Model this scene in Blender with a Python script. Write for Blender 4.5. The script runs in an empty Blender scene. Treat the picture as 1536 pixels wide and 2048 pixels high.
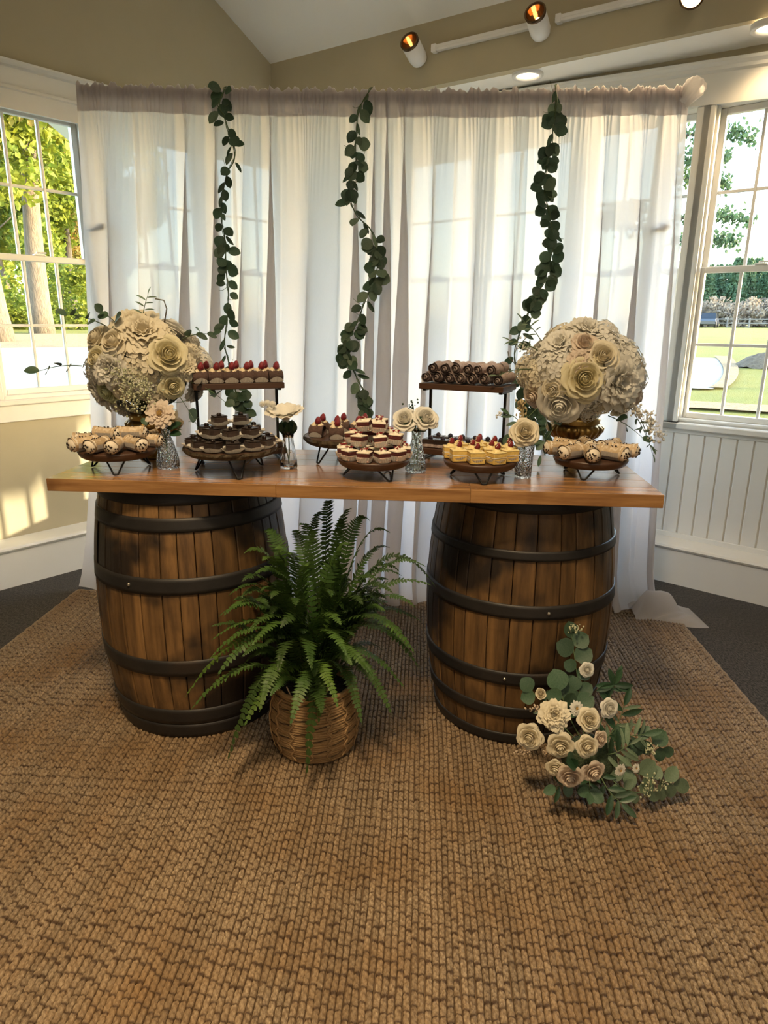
import bpy, bmesh, math, random
import numpy as np
from mathutils import Vector, Matrix, Euler, noise as mnoise
R = random.Random(7)
PI = math.pi
sc = bpy.context.scene
COL = sc.collection

# ------------------------------------------------------------------ camera
cd = bpy.data.cameras.new('camera'); cam = bpy.data.objects.new('camera', cd); COL.objects.link(cam)
cam.location = (0, 0, 1.41)
cam.rotation_euler = (Matrix.Rotation(math.radians(90 - 15.75), 3, 'X') @ Matrix.Rotation(math.radians(0.5), 3, 'Z')).to_euler()
cd.sensor_fit = 'VERTICAL'; cd.sensor_height = 36.0; cd.lens = 36.0 * 1361 / 2048
cd.clip_start = 0.05; cd.clip_end = 600
sc.camera = cam

# ------------------------------------------------------------------ sky, sun, room light, exposure
SUN_EL, SUN_AZ = math.radians(9.8), math.radians(90)      # low sun from +X
w = bpy.data.worlds.new('sky'); sc.world = w; w.use_nodes = True
nt = w.node_tree; nt.nodes.clear()
st = nt.nodes.new('ShaderNodeTexSky'); st.sky_type = 'NISHITA'; st.sun_disc = False
st.sun_elevation = math.radians(14); st.sun_rotation = SUN_AZ; st.dust_density = 1.5; st.air_density = 1.0
bg = nt.nodes.new('ShaderNodeBackground'); bg.inputs['Strength'].default_value = 2.25
wo = nt.nodes.new('ShaderNodeOutputWorld')
nt.links.new(st.outputs[0], bg.inputs[0]); nt.links.new(bg.outputs[0], wo.inputs[0])

def lamp(name, kind, loc, energy, color, aim=None, **kw):
    d = bpy.data.lights.new(name, kind); d.energy = energy; d.color = color
    for k, v in kw.items(): setattr(d, k, v)
    o = bpy.data.objects.new(name, d); COL.objects.link(o); o.location = loc
    if aim is not None:
        o.rotation_euler = (Vector(aim) - Vector(loc)).to_track_quat('-Z', 'Y').to_euler()
    return o
sd = Vector((math.sin(SUN_AZ) * math.cos(SUN_EL), math.cos(SUN_AZ) * math.cos(SUN_EL), math.sin(SUN_EL)))
lamp('sun', 'SUN', (30, 0, 12), 11.0, (1.0, 0.86, 0.62), aim=Vector((30, 0, 12)) - sd, angle=math.radians(0.35))
# the warm ceiling lamp, and two added fill lamps behind the camera
lamp('rear_window_light', 'AREA', (0.6, -2.6, 1.9), 8.0, (1.0, 0.97, 0.92), aim=(0, 2.4, 0.9), shape='RECTANGLE', size=3.2, size_y=1.5)  # added fill for the fronts of things, not a window
lamp('hall_ceiling_lamp', 'AREA', (-0.35, 0.5, 3.6), 52.0, (1.0, 0.74, 0.43), aim=(-0.35, 0.75, 0), shape='DISK', size=0.5, spread=math.radians(110))
lamp('hall_pendant', 'POINT', (0.9, -2.2, 3.9), 55.0, (1.0, 0.86, 0.66), shadow_soft_size=0.18)  # added fill to brighten the ceiling and walls

sc.view_settings.view_transform = 'Standard'; sc.view_settings.look = 'None'
sc.view_settings.gamma = 1.0; sc.view_settings.use_curve_mapping = False
sc.view_settings.exposure = 0.1

# ------------------------------------------------------------------ helpers
class MB:
    """collects geometry; build() links it as ONE mesh object"""
    def __init__(s): s.v = []; s.f = []; s.m = []; s.k = 0; s.col = None
    def add(s, vs, fs, M=None, k=None):
        n = len(s.v); k = s.k if k is None else k
        if M is None: s.v.extend([tuple(p) for p in vs])
        else: s.v.extend([tuple(M @ Vector(p)) for p in vs])
        s.f.extend([tuple(i + n for i in f) for f in fs]); s.m.extend([k] * len(fs))
    def box(s, x0, x1, y0, y1, z0, z1, c=0.0, M=None):
        if c <= 0:
            vs = [(x, y, z) for z in (z0, z1) for y in (y0, y1) for x in (x0, x1)]
            fs = [(0, 2, 3, 1), (4, 5, 7, 6), (0, 1, 5, 4), (2, 6, 7, 3), (0, 4, 6, 2), (1, 3, 7, 5)]
            s.add(vs, fs, M); return
        bm = bmesh.new(); bmesh.ops.create_cube(bm, size=1.0)
        for q in bm.verts:
            q.co = Vector(((x0 + x1) / 2 + q.co.x * (x1 - x0), (y0 + y1) / 2 + q.co.y * (y1 - y0), (z0 + z1) / 2 + q.co.z * (z1 - z0)))
        bmesh.ops.bevel(bm, geom=bm.edges[:], offset=c, segments=1, affect='EDGES')
        bm.verts.index_update(); s.add([q.co.copy() for q in bm.verts], [[q.index for q in f.verts] for f in bm.faces], M); bm.free()
    def grid(s, P, closed_u=False, closed_v=False, M=None, k=None):
        nu, nv = len(P), len(P[0]); vs = [p for row in P for p in row]; fs = []
        for i in range(nu if closed_u else nu - 1):
            for j in range(nv if closed_v else nv - 1):
                a, b = i, (i + 1) % nu; c, d = j, (j + 1) % nv
                fs.append((a * nv + c, b * nv + c, b * nv + d, a * nv + d))
        s.add(vs, fs, M, k)
    def lathe(s, prof, n=24, M=None, wob=None, k=None):
        P = []
        for i in range(n):
            a = 2 * PI * i / n; w_ = 1.0 if wob is None else wob(a)
            P.append([(r * w_ * math.cos(a), r * w_ * math.sin(a), z) for r, z in prof])
        s.grid(P, closed_u=True, M=M, k=k)
    def tube(s, pts, rad, n=8, M=None, closed=False, cap=True, k=None):
        pts = [Vector(p) for p in pts]; m = len(pts)
        rs = rad if isinstance(rad, (list, tuple)) else [rad] * m
        P = []; up = None
        for i, p in enumerate(pts):
            if closed: t = pts[(i + 1) % m] - pts[i - 1]
            else: t = pts[min(i + 1, m - 1)] - pts[max(i - 1, 0)]
            t = t.normalized() if t.length > 1e-9 else Vector((0, 0, 1))
            if up is None: up = Vector((0, 0, 1)) if abs(t.z) < 0.9 else Vector((1, 0, 0))
            b = t.cross(up)
            if b.length < 1e-6: b = t.orthogonal()
            b.normalize(); nn = b.cross(t).normalized(); up = nn
            P.append([p + (b * math.cos(2 * PI * j / n) + nn * math.sin(2 * PI * j / n)) * rs[i] for j in range(n)])
        base = len(s.v)
        s.grid(P, closed_u=closed, closed_v=True, M=M, k=k)
        if cap and not closed:
            kk = s.k if k is None else k
            s.f.append(tuple(base + j for j in range(n))); s.m.append(kk)
            s.f.append(tuple(base + (m - 1) * n + j for j in reversed(range(n)))); s.m.append(kk)
    def ball(s, c, r, nu=10, nv=6, M=None, sq=(1, 1, 1), k=None):
        P = []
        for i in range(nu):
            a = 2 * PI * i / nu
            P.append([(c[0] + r * sq[0] * math.sin(t) * math.cos(a), c[1] + r * sq[1] * math.sin(t) * math.sin(a), c[2] - r * sq[2] * math.cos(t))
                      for t in [PI * j / nv for j in range(nv + 1)]])
        s.grid(P, closed_u=True, M=M, k=k)
    def mesh(s, name, mats, smooth=False):
        me = bpy.data.meshes.new(name); me.from_pydata(s.v, [], s.f)
        for m_ in (mats if isinstance(mats, (list, tuple)) else [mats]): me.materials.append(m_)
        if max(s.m, default=0) > 0: me.polygons.foreach_set('material_index', s.m)
        if smooth: me.polygons.foreach_set('use_smooth', [True] * len(s.f))
        if s.col is not None:
            at = me.color_attributes.new('tint', 'FLOAT_COLOR', 'POINT')
            at.data.foreach_set('color', np.repeat(np.array(s.col, dtype=np.float32)[:, None], 4, axis=1).ravel())
        me.update(); return me
    def build(s, name, mats, parent=None, smooth=False, **kw):
        return ob(name, s.mesh(name, mats, smooth), parent, **kw)

def ob(name, data, parent=None, loc=(0, 0, 0), rot=(0, 0, 0), scale=(1, 1, 1), kind=None):
    o = bpy.data.objects.new(name, data); COL.objects.link(o)
    o.location = loc; o.rotation_euler = rot; o.scale = scale
    if parent is not None: o.parent = parent
    if kind: o['kind'] = kind
    return o
def empty(name, loc=(0, 0, 0), rz=0.0):
    return ob(name, None, None, loc, (0, 0, rz))
def tag(o, label, cat, group=None, kind=None):
    o['label'] = label; o['category'] = cat
    if group: o['group'] = group
    if kind: o['kind'] = kind
    return o
def struct(o): o['kind'] = 'structure'; return o
def copy_tree(o, parent=None):
    c = o.copy(); COL.objects.link(c); c.parent = parent
    for ch in list(o.children): copy_tree(ch, c)
    return c
def rotmat(dirv, up=(0, 0, 1), roll=0.0):
    """matrix whose +Z points along dirv"""
    return Vector(dirv).to_track_quat('Z', 'Y').to_matrix().to_4x4() @ Matrix.Rotation(roll, 4, 'Z')
ORD = ['first', 'second', 'third', 'fourth', 'fifth', 'sixth', 'seventh', 'eighth', 'ninth', 'tenth', 'eleventh', 'twelfth']

# ------------------------------------------------------------------ materials
def mat(name, col, rough=0.5, metal=0.0, noise=None, col2=None, bump=None, rnd=0.0, coat=0.0, spec=0.5, stretch=(1, 1, 1),
        coord='Object', emit=0.0, transm=0.0, trans=0.0, tint=None, sss=0.0, noise2=None, col3=None, ior=None):
    m = bpy.data.materials.new(name); m.use_nodes = True; N = m.node_tree; n = N.nodes; L = N.links
    p = n['Principled BSDF']; out = n['Material Output']
    p.inputs['Roughness'].default_value = rough; p.inputs['Metallic'].default_value = metal
    p.inputs['Specular IOR Level'].default_value = spec; p.inputs['Coat Weight'].default_value = coat
    p.inputs['Coat Roughness'].default_value = 0.15
    p.inputs['Base Color'].default_value = (*col, 1)
    if ior: p.inputs['IOR'].default_value = ior
    tc = n.new('ShaderNodeTexCoord'); mp = n.new('ShaderNodeMapping'); mp.inputs['Scale'].default_value = stretch
    if coord == 'World':
        g = n.new('ShaderNodeNewGeometry'); L.new(g.outputs['Position'], mp.inputs['Vector'])
    else: L.new(tc.outputs[coord], mp.inputs['Vector'])
    c = None; oi = None
    if rnd: oi = n.new('ShaderNodeObjectInfo')
    def nz(scale, detail=5, rgh=0.6):
        t = n.new('ShaderNodeTexNoise'); t.inputs['Scale'].default_value = scale; t.inputs['Detail'].default_value = detail
        t.inputs['Roughness'].default_value = rgh
        if oi is not None and coord != 'World':
            a = n.new('ShaderNodeVectorMath'); a.operation = 'ADD'
            sx = n.new('ShaderNodeVectorMath'); sx.operation = 'SCALE'; sx.inputs['Scale'].default_value = 7.0
            cx = n.new('ShaderNodeCombineXYZ'); L.new(oi.outputs['Random'], cx.inputs['X']); L.new(oi.outputs['Random'], cx.inputs['Y'])
            L.new(cx.outputs[0], sx.inputs[0]); L.new(mp.outputs[0], a.inputs[0]); L.new(sx.outputs[0], a.inputs[1])
            L.new(a.outputs[0], t.inputs['Vector'])
        else: L.new(mp.outputs[0], t.inputs['Vector'])
        return t
    def mix(a, b, fac):
        x = n.new('ShaderNodeMix'); x.data_type = 'RGBA'
        if isinstance(a, tuple): x.inputs[6].default_value = (*a, 1)
        else: L.new(a, x.inputs[6])
        if isinstance(b, tuple): x.inputs[7].default_value = (*b, 1)
        else: L.new(b, x.inputs[7])
        if isinstance(fac, float): x.inputs[0].default_value = fac
        else: L.new(fac, x.inputs[0])
        return x.outputs[2]
    def ramp(sock, lo, hi):
        r = n.new('ShaderNodeMapRange'); r.inputs['From Min'].default_value = lo; r.inputs['From Max'].default_value = hi
        L.new(sock, r.inputs['Value']); return r.outputs[0]
    if noise:
        t = nz(noise[0], noise[1] if len(noise) > 1 else 5)
        lo, hi = (noise[2], noise[3]) if len(noise) > 3 else (0.3, 0.7)
        c = mix(col, col2, ramp(t.outputs['Fac'], lo, hi))
    if noise2:
        t2 = n.new('ShaderNodeTexNoise'); t2.inputs['Scale'].default_value = noise2[0]; t2.inputs['Detail'].default_value = 4
        if coord == 'World':
            L.new(g.outputs['Position'], t2.inputs['Vector'])
        else: L.new(tc.outputs[coord], t2.inputs['Vector'])
        c = mix(c if c else col, col3, ramp(t2.outputs['Fac'], noise2[1], noise2[2]))
    if tint:
        at = n.new('ShaderNodeAttribute'); at.attribute_name = 'tint'
        c = mix(c if c else col, tint, at.outputs['Fac'])
    if rnd:
        hs = n.new('ShaderNodeHueSaturation'); mr = n.new('ShaderNodeMapRange')
        mr.inputs['To Min'].default_value = 1 - rnd; mr.inputs['To Max'].default_value = 1 + rnd
        L.new(oi.outputs['Random'], mr.inputs['Value']); L.new(mr.outputs[0], hs.inputs['Value'])
        if c: L.new(c, hs.inputs['Color'])
        else: hs.inputs['Color'].default_value = (*col, 1)
        c = hs.outputs[0]
    if c: L.new(c, p.inputs['Base Color'])
    if bump:
        t = nz(bump[0], 6); b = n.new('ShaderNodeBump'); b.inputs['Strength'].default_value = bump[1]; b.inputs['Distance'].default_value = bump[2] if len(bump) > 2 else 0.01
        L.new(t.outputs['Fac'], b.inputs['Height']); L.new(b.outputs[0], p.inputs['Normal'])
    if emit:
        p.inputs['Emission Color'].default_value = (*col, 1); p.inputs['Emission Strength'].default_value = emit
    p.inputs['Transmission Weight'].default_value = transm
    if sss:
        p.inputs['Subsurface Weight'].default_value = sss; p.inputs['Subsurface Radius'].default_value = (0.02, 0.012, 0.006); p.inputs['Subsurface Scale'].default_value = 0.5
    if trans:
        tr = n.new('ShaderNodeBsdfTranslucent'); mx = n.new('ShaderNodeMixShader'); mx.inputs[0].default_value = trans
        if c: L.new(c, tr.inputs[0])
        else: tr.inputs[0].default_value = (*col, 1)
        L.new(p.outputs[0], mx.inputs[1]); L.new(tr.outputs[0], mx.inputs[2]); L.new(mx.outputs[0], out.inputs[0])
    return m

M_tan = mat('tan_wall_paint', (0.42, 0.37, 0.25), 0.75, noise=(3, 3), col2=(0.45, 0.395, 0.27), bump=(180, 0.05))
M_white = mat('white_trim_paint', (0.80, 0.79, 0.75), 0.38, noise=(2, 3), col2=(0.74, 0.73, 0.68))
M_ceil = mat('ceiling_paint', (0.88, 0.86, 0.80), 0.8, noise=(2, 3), col2=(0.85, 0.83, 0.77), bump=(120, 0.06))
M_carpet = mat('charcoal_carpet', (0.030, 0.029, 0.028), 0.95, noise=(170, 3, .38, .66), col2=(0.13, 0.115, 0.10), bump=(170, 1.0, 0.012), coord='World', noise2=(1.5, 0.4, 0.8), col3=(0.05, 0.045, 0.04), stretch=(1, 0.35, 1))
def pane_mat():
    m = bpy.data.materials.new('window_glass'); m.use_nodes = True; n = m.node_tree.nodes; L = m.node_tree.links
    n.remove(n['Principled BSDF']); t = n.new('ShaderNodeBsdfTransparent'); t.inputs[0].default_value = (0.95, 0.98, 0.97, 1)
    g = n.new('ShaderNodeBsdfGlossy'); g.inputs['Roughness'].default_value = 0.02; f = n.new('ShaderNodeFresnel'); f.inputs[0].default_value = 1.35
    x = n.new('ShaderNodeMixShader'); L.new(f.outputs[0], x.inputs[0]); L.new(t.outputs[0], x.inputs[1]); L.new(g.outputs[0], x.inputs[2])
    L.new(x.outputs[0], n['Material Output'].inputs[0]); return m
M_pane = pane_mat()

# ------------------------------------------------------------------ room shell
A_ = math.radians(49.5); ca, sa = math.cos(A_), math.sin(A_)
U = Vector((ca, sa, 0)); NL = Vector((-sa, ca, 0)); V = Vector((sa, -ca, 0)); NR = Vector((ca, sa, 0))
DL, DR, OFF = 3.7564, 3.7645, 0.13
ML = Matrix.Translation(NL * (DL + OFF)) @ Matrix.Rotation(A_, 4, 'Z')              # local (s, d outward, z) of the left wall
MR = Matrix.Translation(NR * (DR + OFF)) @ Matrix.Rotation(A_ - PI / 2, 4, 'Z')     # of the right (bay) wall
LS_CORNER = 3.90; RS_CORNER = -3.886

fl = MB(); fl.box(-7, 7.5, -6, 7, -0.12, 0.0); struct(fl.build('floor', M_carpet))

GZ0, GZM, GZ1 = 0.99, 1.70, 2.385      # glass zones on the left wall
WL = [(1.485, 2.010), (2.24, 2.765), (2.93, 3.455)]    # left windows, glass ranges along the wall
WR = [(-3.175, -2.65), (-2.51, -1.985), (-1.845, -1.32), (-1.180, -0.655)]
def wall_mb(spans, s0, s1, zlo, zhi, ztop, t=0.14, fr=0.055):
    b = MB(); cur = s0
    b.box(s0, s1, 0, t, 0, zlo); b.box(s0, s1, 0, t, zhi, ztop)
    for a, c in spans:
        if a - fr > cur: b.box(cur, a - fr, 0, t, zlo, zhi)
        cur = c + fr
    b.box(cur, s1, 0, t, zlo, zhi)
    return b
wl = wall_mb(WL, -5.5, LS_CORNER, 0.95, 2.46, 5.2).build('wall_left', M_tan); wl.matrix_world = ML; struct(wl)
wr = wall_mb(WR, RS_CORNER - 0.1, 3.2, 0.895, 2.463, 3.1).build('wall_right', M_white); wr.matrix_world = MR; struct(wr)

# deep baseboard with a rounded cap
def baseboard(name, Mx, s0, s1):
    b = MB(); P = []
    prof = [(-0.13, 0), (-0.13, 0.197), (-0.142, 0.202), (-0.148, 0.212), (-0.142, 0.223), (-0.13, 0.227), (0, 0.236)]
    b.grid([[(s, d, z) for d, z in prof] for s in (s0, s1)])
    o = b.build(name, M_white); o.matrix_world = Mx; return struct(o)
baseboard('baseboard_left', ML, -5.5, LS_CORNER); baseboard('baseboard_right', MR, RS_CORNER, 3.2)

# beadboard planks under the right windows
b = MB(); pw = 0.0815
b.box(0.0035, pw - 0.0035, -0.009, 0, 0.0, 0.575, c=0.0028)
bp_me = b.mesh('beadboard_plank', M_white)
b = MB(); b.tube([(0, -0.0035, 0), (0, -0.0035, 0.575)], 0.0030, 6); bead_me = b.mesh('bead', M_white)
rail = MB(); rail.box(RS_CORNER, 3.2, -0.016, 0, 0.225, 0.262, c=0.003); rail.build('bottom_rail', M_white, wr)
for k in range(48):
    s = -2.60 + k * pw
    ob('beadboard_plank', bp_me, wr, (s, 0, 0.255))
b = MB(); b.box(RS_CORNER, 3.2, -0.018, 0, 0.826, 0.868, c=0.003); b.build('apron_board', M_white, wr)
# header casing, crown and the tan strip over the right windows
cr = MB()
zt = lambda s: 2.675 - (s + 1.973) * 0.0655
def strip(s0, s1, prof): cr.grid([[(s, d, zt(s) + z) for d, z in prof] for s in (s0, (s0 + s1) / 2, s1)])
strip(-3.8, 2.6, [(0, -0.19), (-0.022, -0.19), (-0.022, -0.055), (-0.034, -0.045), (-0.036, -0.03), (-0.05, -0.016), (-0.052, -0.004), (-0.046, 0), (0, 0)])
c_ = cr.build('trim_2', M_white); c_.matrix_world = MR; struct(c_)
b = MB(); b.grid([[(s, -0.004, zt(s) - 0.01), (s, -0.004, zt(s) + 0.12)] for s in (-3.8, 2.6)])
b.grid([[(s, -0.0005, zt(s) - 0.01), (s, -0.0005, zt(s) + 0.12)] for s in (-3.8, 2.6)])
o = b.build('wall_right_frieze', M_tan); o.matrix_world = MR; struct(o)
# left window head trim
b = MB()
for s0, s1, pr in [(-1.2, 2.90, [(0, 2.40), (-0.02, 2.40), (-0.02, 2.485), (-0.03, 2.490), (-0.03, 2.502), (-0.018, 2.506), (-0.018, 2.585), (-0.034, 2.592), (-0.046, 2.606), (-0.046, 2.616), (0, 2.618)])]:
    b.grid([[(s, d, z) for d, z in pr] for s in (s0, s1)])
    b.add([(s1, d, z) for d, z in pr], [tuple(range(len(pr)))])
o = b.build('trim_1', M_white); o.matrix_world = ML; struct(o)

# header beam (tan face) over the bay and its white soffit
C0 = Vector((-0.769, 5.084, 0)); HD = Vector((0.829, -0.559, 0)).normalized(); HN = Vector((0.559, 0.829, 0)).normalized()
MH = Matrix.Translation(C0) @ Matrix.Rotation(math.atan2(HD.y, HD.x), 4, 'Z')
b = MB(); b.box(-0.25, 8.2, 0, 0.06, 2.697, 3.35); o = b.build('wall_header', M_tan); o.matrix_world = MH; struct(o)
zb = lambda s: 2.704 - (s + 2.126) * 0.049
b = MB(); lo = []
for k in range(31):
    t = k / 30; f_ = MH @ Vector((-0.25 + 7.0 * t, 0.04, 2.6975)); s_ = -3.95 + 6.6 * t; lo.append([f_, MR @ Vector((s_, 0.02, zb(s_)))])
b.grid(lo); b.grid([[p + Vector((0, 0, .05)) for p in r] for r in lo][::-1])
struct(b.build('ceiling_bay', M_ceil))
# vaulted ceiling: rises from the header to a ridge behind the camera, then falls
b = MB(); e = 0.6
def hp(s, d, z): return MH @ Vector((s, d, z))
RD, RZ = -3.5, 3.018 + 3.5 * 0.556
for th in (0.0, 0.12):
    pass
prof = [(0.30, 3.018 - 0.3 * 0.556), (RD, RZ), (-7.6, RZ - 4.1 * 0.556)]
lo = [[hp(s, d, z) for d, z in prof] for s in (-2.6, 8.4)]; hi = [[p + Vector((0, 0, 0.14)) for p in r] for r in lo]
b.grid(lo); b.grid(hi[::-1])
struct(b.build('ceiling', M_ceil))
b = MB(); b.box(-6.0, 8.4, -7.0, -6.86, 0, 3.6); o = b.build('wall_back', M_tan); o.matrix_world = MH; struct(o)
b = MB(); b.box(7.4, 7.54, -7.2, 2.5, 0, 5.2); o = b.build('wall_far', M_tan); o.matrix_world = MH; struct(o)

# ------------------------------------------------------------------ windows
def window(name, Mx, s0, s1, z0, zm, z1, ncol, stool=(0.05, 0.035), label=None):
    root = ob(name, None); struct(root)
    root.matrix_world = Mx @ Matrix.Translation((s0, 0, 0)); wd = s1 - s0
    fr = 0.055; ja = MB()                             # jamb box lining the opening
    for x0, x1, a, c in ((-fr, -0.03, z0 - 0.045, z1 + 0.055), (wd + 0.03, wd + fr, z0 - 0.045, z1 + 0.055)): ja.box(x0, x1, 0, 0.14, a, c)
    ja.box(-fr, wd + fr, 0, 0.14, z1 + 0.03, z1 + 0.055); ja.box(-fr, wd + fr, 0, 0.16, z0 - 0.06, z0 - 0.03)
    ja.box(-0.03, -0.018, 0.02, 0.045, z0 - 0.03, z1 + 0.03); ja.box(wd + 0.018, wd + 0.03, 0.02, 0.045, z0 - 0.03, z1 + 0.03)
    ja.build('jamb', M_white, root)
    ca_ = MB()
    ca_.box(-0.115, -0.045, -0.018, 0, z0 - 0.05, z1 + 0.03, c=0.004); ca_.box(wd + 0.045, wd + 0.115, -0.018, 0, z0 - 0.05, z1 + 0.03, c=0.004)
    ca_.box(-0.115, wd + 0.115, -0.018, 0, z1 + 0.03, z1 + 0.125, c=0.004)
    ca_.build('casing', M_white, root)
    sl = MB(); sl.box(-0.13, wd + 0.13, -stool[0], 0.05, z0 - 0.05 - stool[1], z0 - 0.05, c=0.006)
    sl.build('sill', M_white, root)
    for nm, a, c, d in (('lower_sash', z0, zm - 0.012, 0.048), ('upper_sash', zm + 0.022, z1, 0.085)):
        sb = MB(); e = 0.03
        sb.box(-e, 0, d, d + 0.035, a - e, c + e, c=0.003); sb.box(wd, wd + e, d, d + 0.035, a - e, c + e, c=0.003)
        sb.box(0, wd, d, d + 0.035, a - e, a, c=0.003); sb.box(0, wd, d, d + 0.035, c, c + e, c=0.003)
        so = sb.build(nm, M_white, root)
        mw = 0.0075
        for i in range(1, ncol):
            x = wd * i / ncol; q = MB(); q.box(x - mw, x + mw, d + 0.008, d + 0.027, a, c, c=0.002); q.build('muntin', M_white, so)
        zc = (a + c) / 2; q = MB(); q.box(0, wd, d + 0.009, d + 0.026, zc - mw, zc + mw, c=0.002); q.build('muntin', M_white, so)
        for i in range(ncol):
            for (za, zb_) in ((a, zc), (zc, c)):
                q = MB(); x0 = wd * i / ncol; x1 = wd * (i + 1) / ncol
                q.add([(x0, d + 0.018, za), (x1, d + 0.018, za), (x1, d + 0.018, zb_), (x0, d + 0.018, zb_)], [(0, 1, 2, 3)])
                q.build('pane', M_pane, so)
    lt = MB(); lt.box(wd / 2 - 0.03, wd / 2 + 0.03, 0.045, 0.075, zm + 0.018, zm + 0.026, c=0.002)
    lt.tube([(wd / 2 - 0.012, 0.06, zm + 0.026), (wd / 2 - 0.012, 0.06, zm + 0.034), (wd / 2 + 0.035, 0.05, zm + 0.034)], 0.005, 6)
    lt.build('sash_lock', M_white, root)
    return root
for i, (a, c) in enumerate(WL): 
    r_ = window('window_%d' % (i + 1), ML, a, c, 1.035, 1.708, 2.405, 3, stool=(0.03, 0.03))
    q = MB(); q.box(-0.13, c - a + 0.13, -0.016, 0, 0.868, 0.955, c=0.003); q.build('apron', M_white, r_)
for i, (a, c) in enumerate(WR): window('window_%d' % (i + 4), MR, a, c, 0.935, 1.672, 2.408, 3)

# ------------------------------------------------------------------ outdoors
def gz(d):
    return -0.1 + 0.03 * (d - 6) if d < 35 else 0.77 + 0.0045 * (d - 35)
def polar(az, d, dz=0.0):
    a = math.radians(az); return (d * math.sin(a), d * math.cos(a), gz(d) + dz)
def patch(az0, az1, d0, d1, dz, na=14, nd=14):
    b = MB(); P = []
    for i in range(na + 1):
        t = i / na; row = []
        for j in range(nd + 1):
            q = j / nd; a0 = az0(q) if callable(az0) else az0; a1 = az1(q) if callable(az1) else az1
            D0 = d0(t) if callable(d0) else d0; D1 = d1(t) if callable(d1) else d1
            row.append(polar(a0 + (a1 - a0) * t, D0 + (D1 - D0) * q ** 1.5, dz))
        P.append(row)
    b.grid(P); return b
M_grass = mat('lawn_grass', (0.135, 0.145, 0.004), 0.95, noise=(0.7, 6), col2=(0.22, 0.18, 0.012), coord='World', noise2=(60, 0.4, 0.65), col3=(0.085, 0.10, 0.004), bump=(40, 0.8, 0.05))
M_pave = mat('driveway_paving', (0.22, 0.19, 0.14), 0.9, noise=(0.8, 5), col2=(0.29, 0.25, 0.185), coord='World')
M_litter = mat('leaf_litter', (0.20, 0.125, 0.05), 0.95, noise=(9, 6), col2=(0.28, 0.20, 0.10), coord='World', bump=(20, 0.8, 0.05))
M_mulch = mat('bark_mulch', (0.10, 0.07, 0.045), 0.95, noise=(14, 6), col2=(0.20, 0.15, 0.09), coord='World', bump=(14, 1.0, 0.08))
o = patch(-80, 85, 5.4, 260, 0, 60, 40).build('lawn', M_grass, smooth=True); struct(o)
o = patch(-62, 8, 12.0, 24.5, 0.03).build('driveway', M_pave, smooth=True); struct(o)
o = patch(-3, lambda q: 25.3 + 0.9 * math.sin(q * 3.0), 14.6, 22.5, 0.035).build('driveway_spur', M_pave, smooth=True); struct(o)
o = patch(lambda q: 25.1 + 0.9 * math.sin(q * 3.0), lambda q: 26.2 + 0.8 * math.sin(q * 3.0), 14.8, 23.2, 0.05).build('leaf_strewn_verge', M_litter, smooth=True); struct(o)
o = patch(20, 50, 11.9, 12.7, 0.04).build('worn_footpath', M_litter, smooth=True); struct(o)
o = patch(-62, 6, 24.5, 33, 0.03).build('fallen_leaf_ground', M_litter, smooth=True); struct(o)
b = MB(); P = []
for i in range(25):
    a = 2 * PI * i / 24
    P.append([(r * 0.95 * math.cos(a), r * 0.8 * math.sin(a), 0.36 * (1 - r * r) + 0.1 * mnoise.noise((r * 5, i * 1.3, 2))) for r in (1, 0.85, 0.65, 0.4, 0.2, 0.0)])
b.grid(P); px = polar(29.0, 20.5)
tag(b.build('mulch_mound', M_mulch, smooth=True, loc=px), 'low mound of dark bark mulch on the lawn beyond the right window', 'mound')

M_bark = mat('tree_bark', (0.10, 0.075, 0.05), 0.95, noise=(6, 6), col2=(0.21, 0.165, 0.115), bump=(9, 1.0, 0.08), stretch=(3, 3, 0.5))
M_bark2 = mat('dark_bark', (0.06, 0.05, 0.04), 0.95, noise=(6, 6), col2=(0.12, 0.10, 0.08), bump=(9, 1.0, 0.08), stretch=(3, 3, 0.5))
M_leafy = mat('yellow_green_leaves', (0.24, 0.25, 0.02), 0.7, noise=(0.6, 4), col2=(0.10, 0.17, 0.02), trans=0.45, coord='World')
M_leafo = mat('russet_leaves', (0.28, 0.17, 0.045), 0.7, noise=(0.6, 4), col2=(0.24, 0.22, 0.04), trans=0.45, coord='World')
M_pine = mat('pine_needles', (0.06, 0.12, 0.06), 0.75, noise=(0.5, 4), col2=(0.11, 0.17, 0.07), trans=0.3, coord='World')
M_brush = mat('bare_brown_brush', (0.26, 0.20, 0.14), 0.9, noise=(0.8, 4), col2=(0.36, 0.29, 0.21), trans=0.3, coord='World')
def spray(b, c, size, rr, flat=0.0):
    """an irregular spray of leaves, a bent polygon"""
    d = Vector((rr.gauss(0, 1), rr.gauss(0, 1), rr.gauss(0, 1) * (1 - flat) + 0.001)).normalized()
    e = d.orthogonal().normalized(); f = d.cross(e)
    n = 6; vs = [Vector(c) + d * size * 0.25]
    for i in range(n):
        a = 2 * PI * i / n + rr.uniform(-.3, .3); r = size * rr.uniform(0.35, 1.0)
        vs.append(Vector(c) + e * r * math.cos(a) + f * r * math.sin(a))
    b.add(vs, [(0, i + 1, (i + 1) % n + 1) for i in range(n)])
def crown(blobs, n, size, seed):
    rr = random.Random(seed); b = MB()
    for i in range(n):
        cx, cy, cz, rx, rz = blobs[rr.randrange(len(blobs))]
        d = Vector((rr.gauss(0, 1), rr.gauss(0, 1), rr.gauss(0, 1))).normalized() * rr.uniform(0.35, 1.0) ** 0.6
        spray(b, (cx + d.x * rx, cy + d.y * rx, cz + d.z * rz), size * rr.uniform(0.5, 1.1), rr)
    return b
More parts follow.
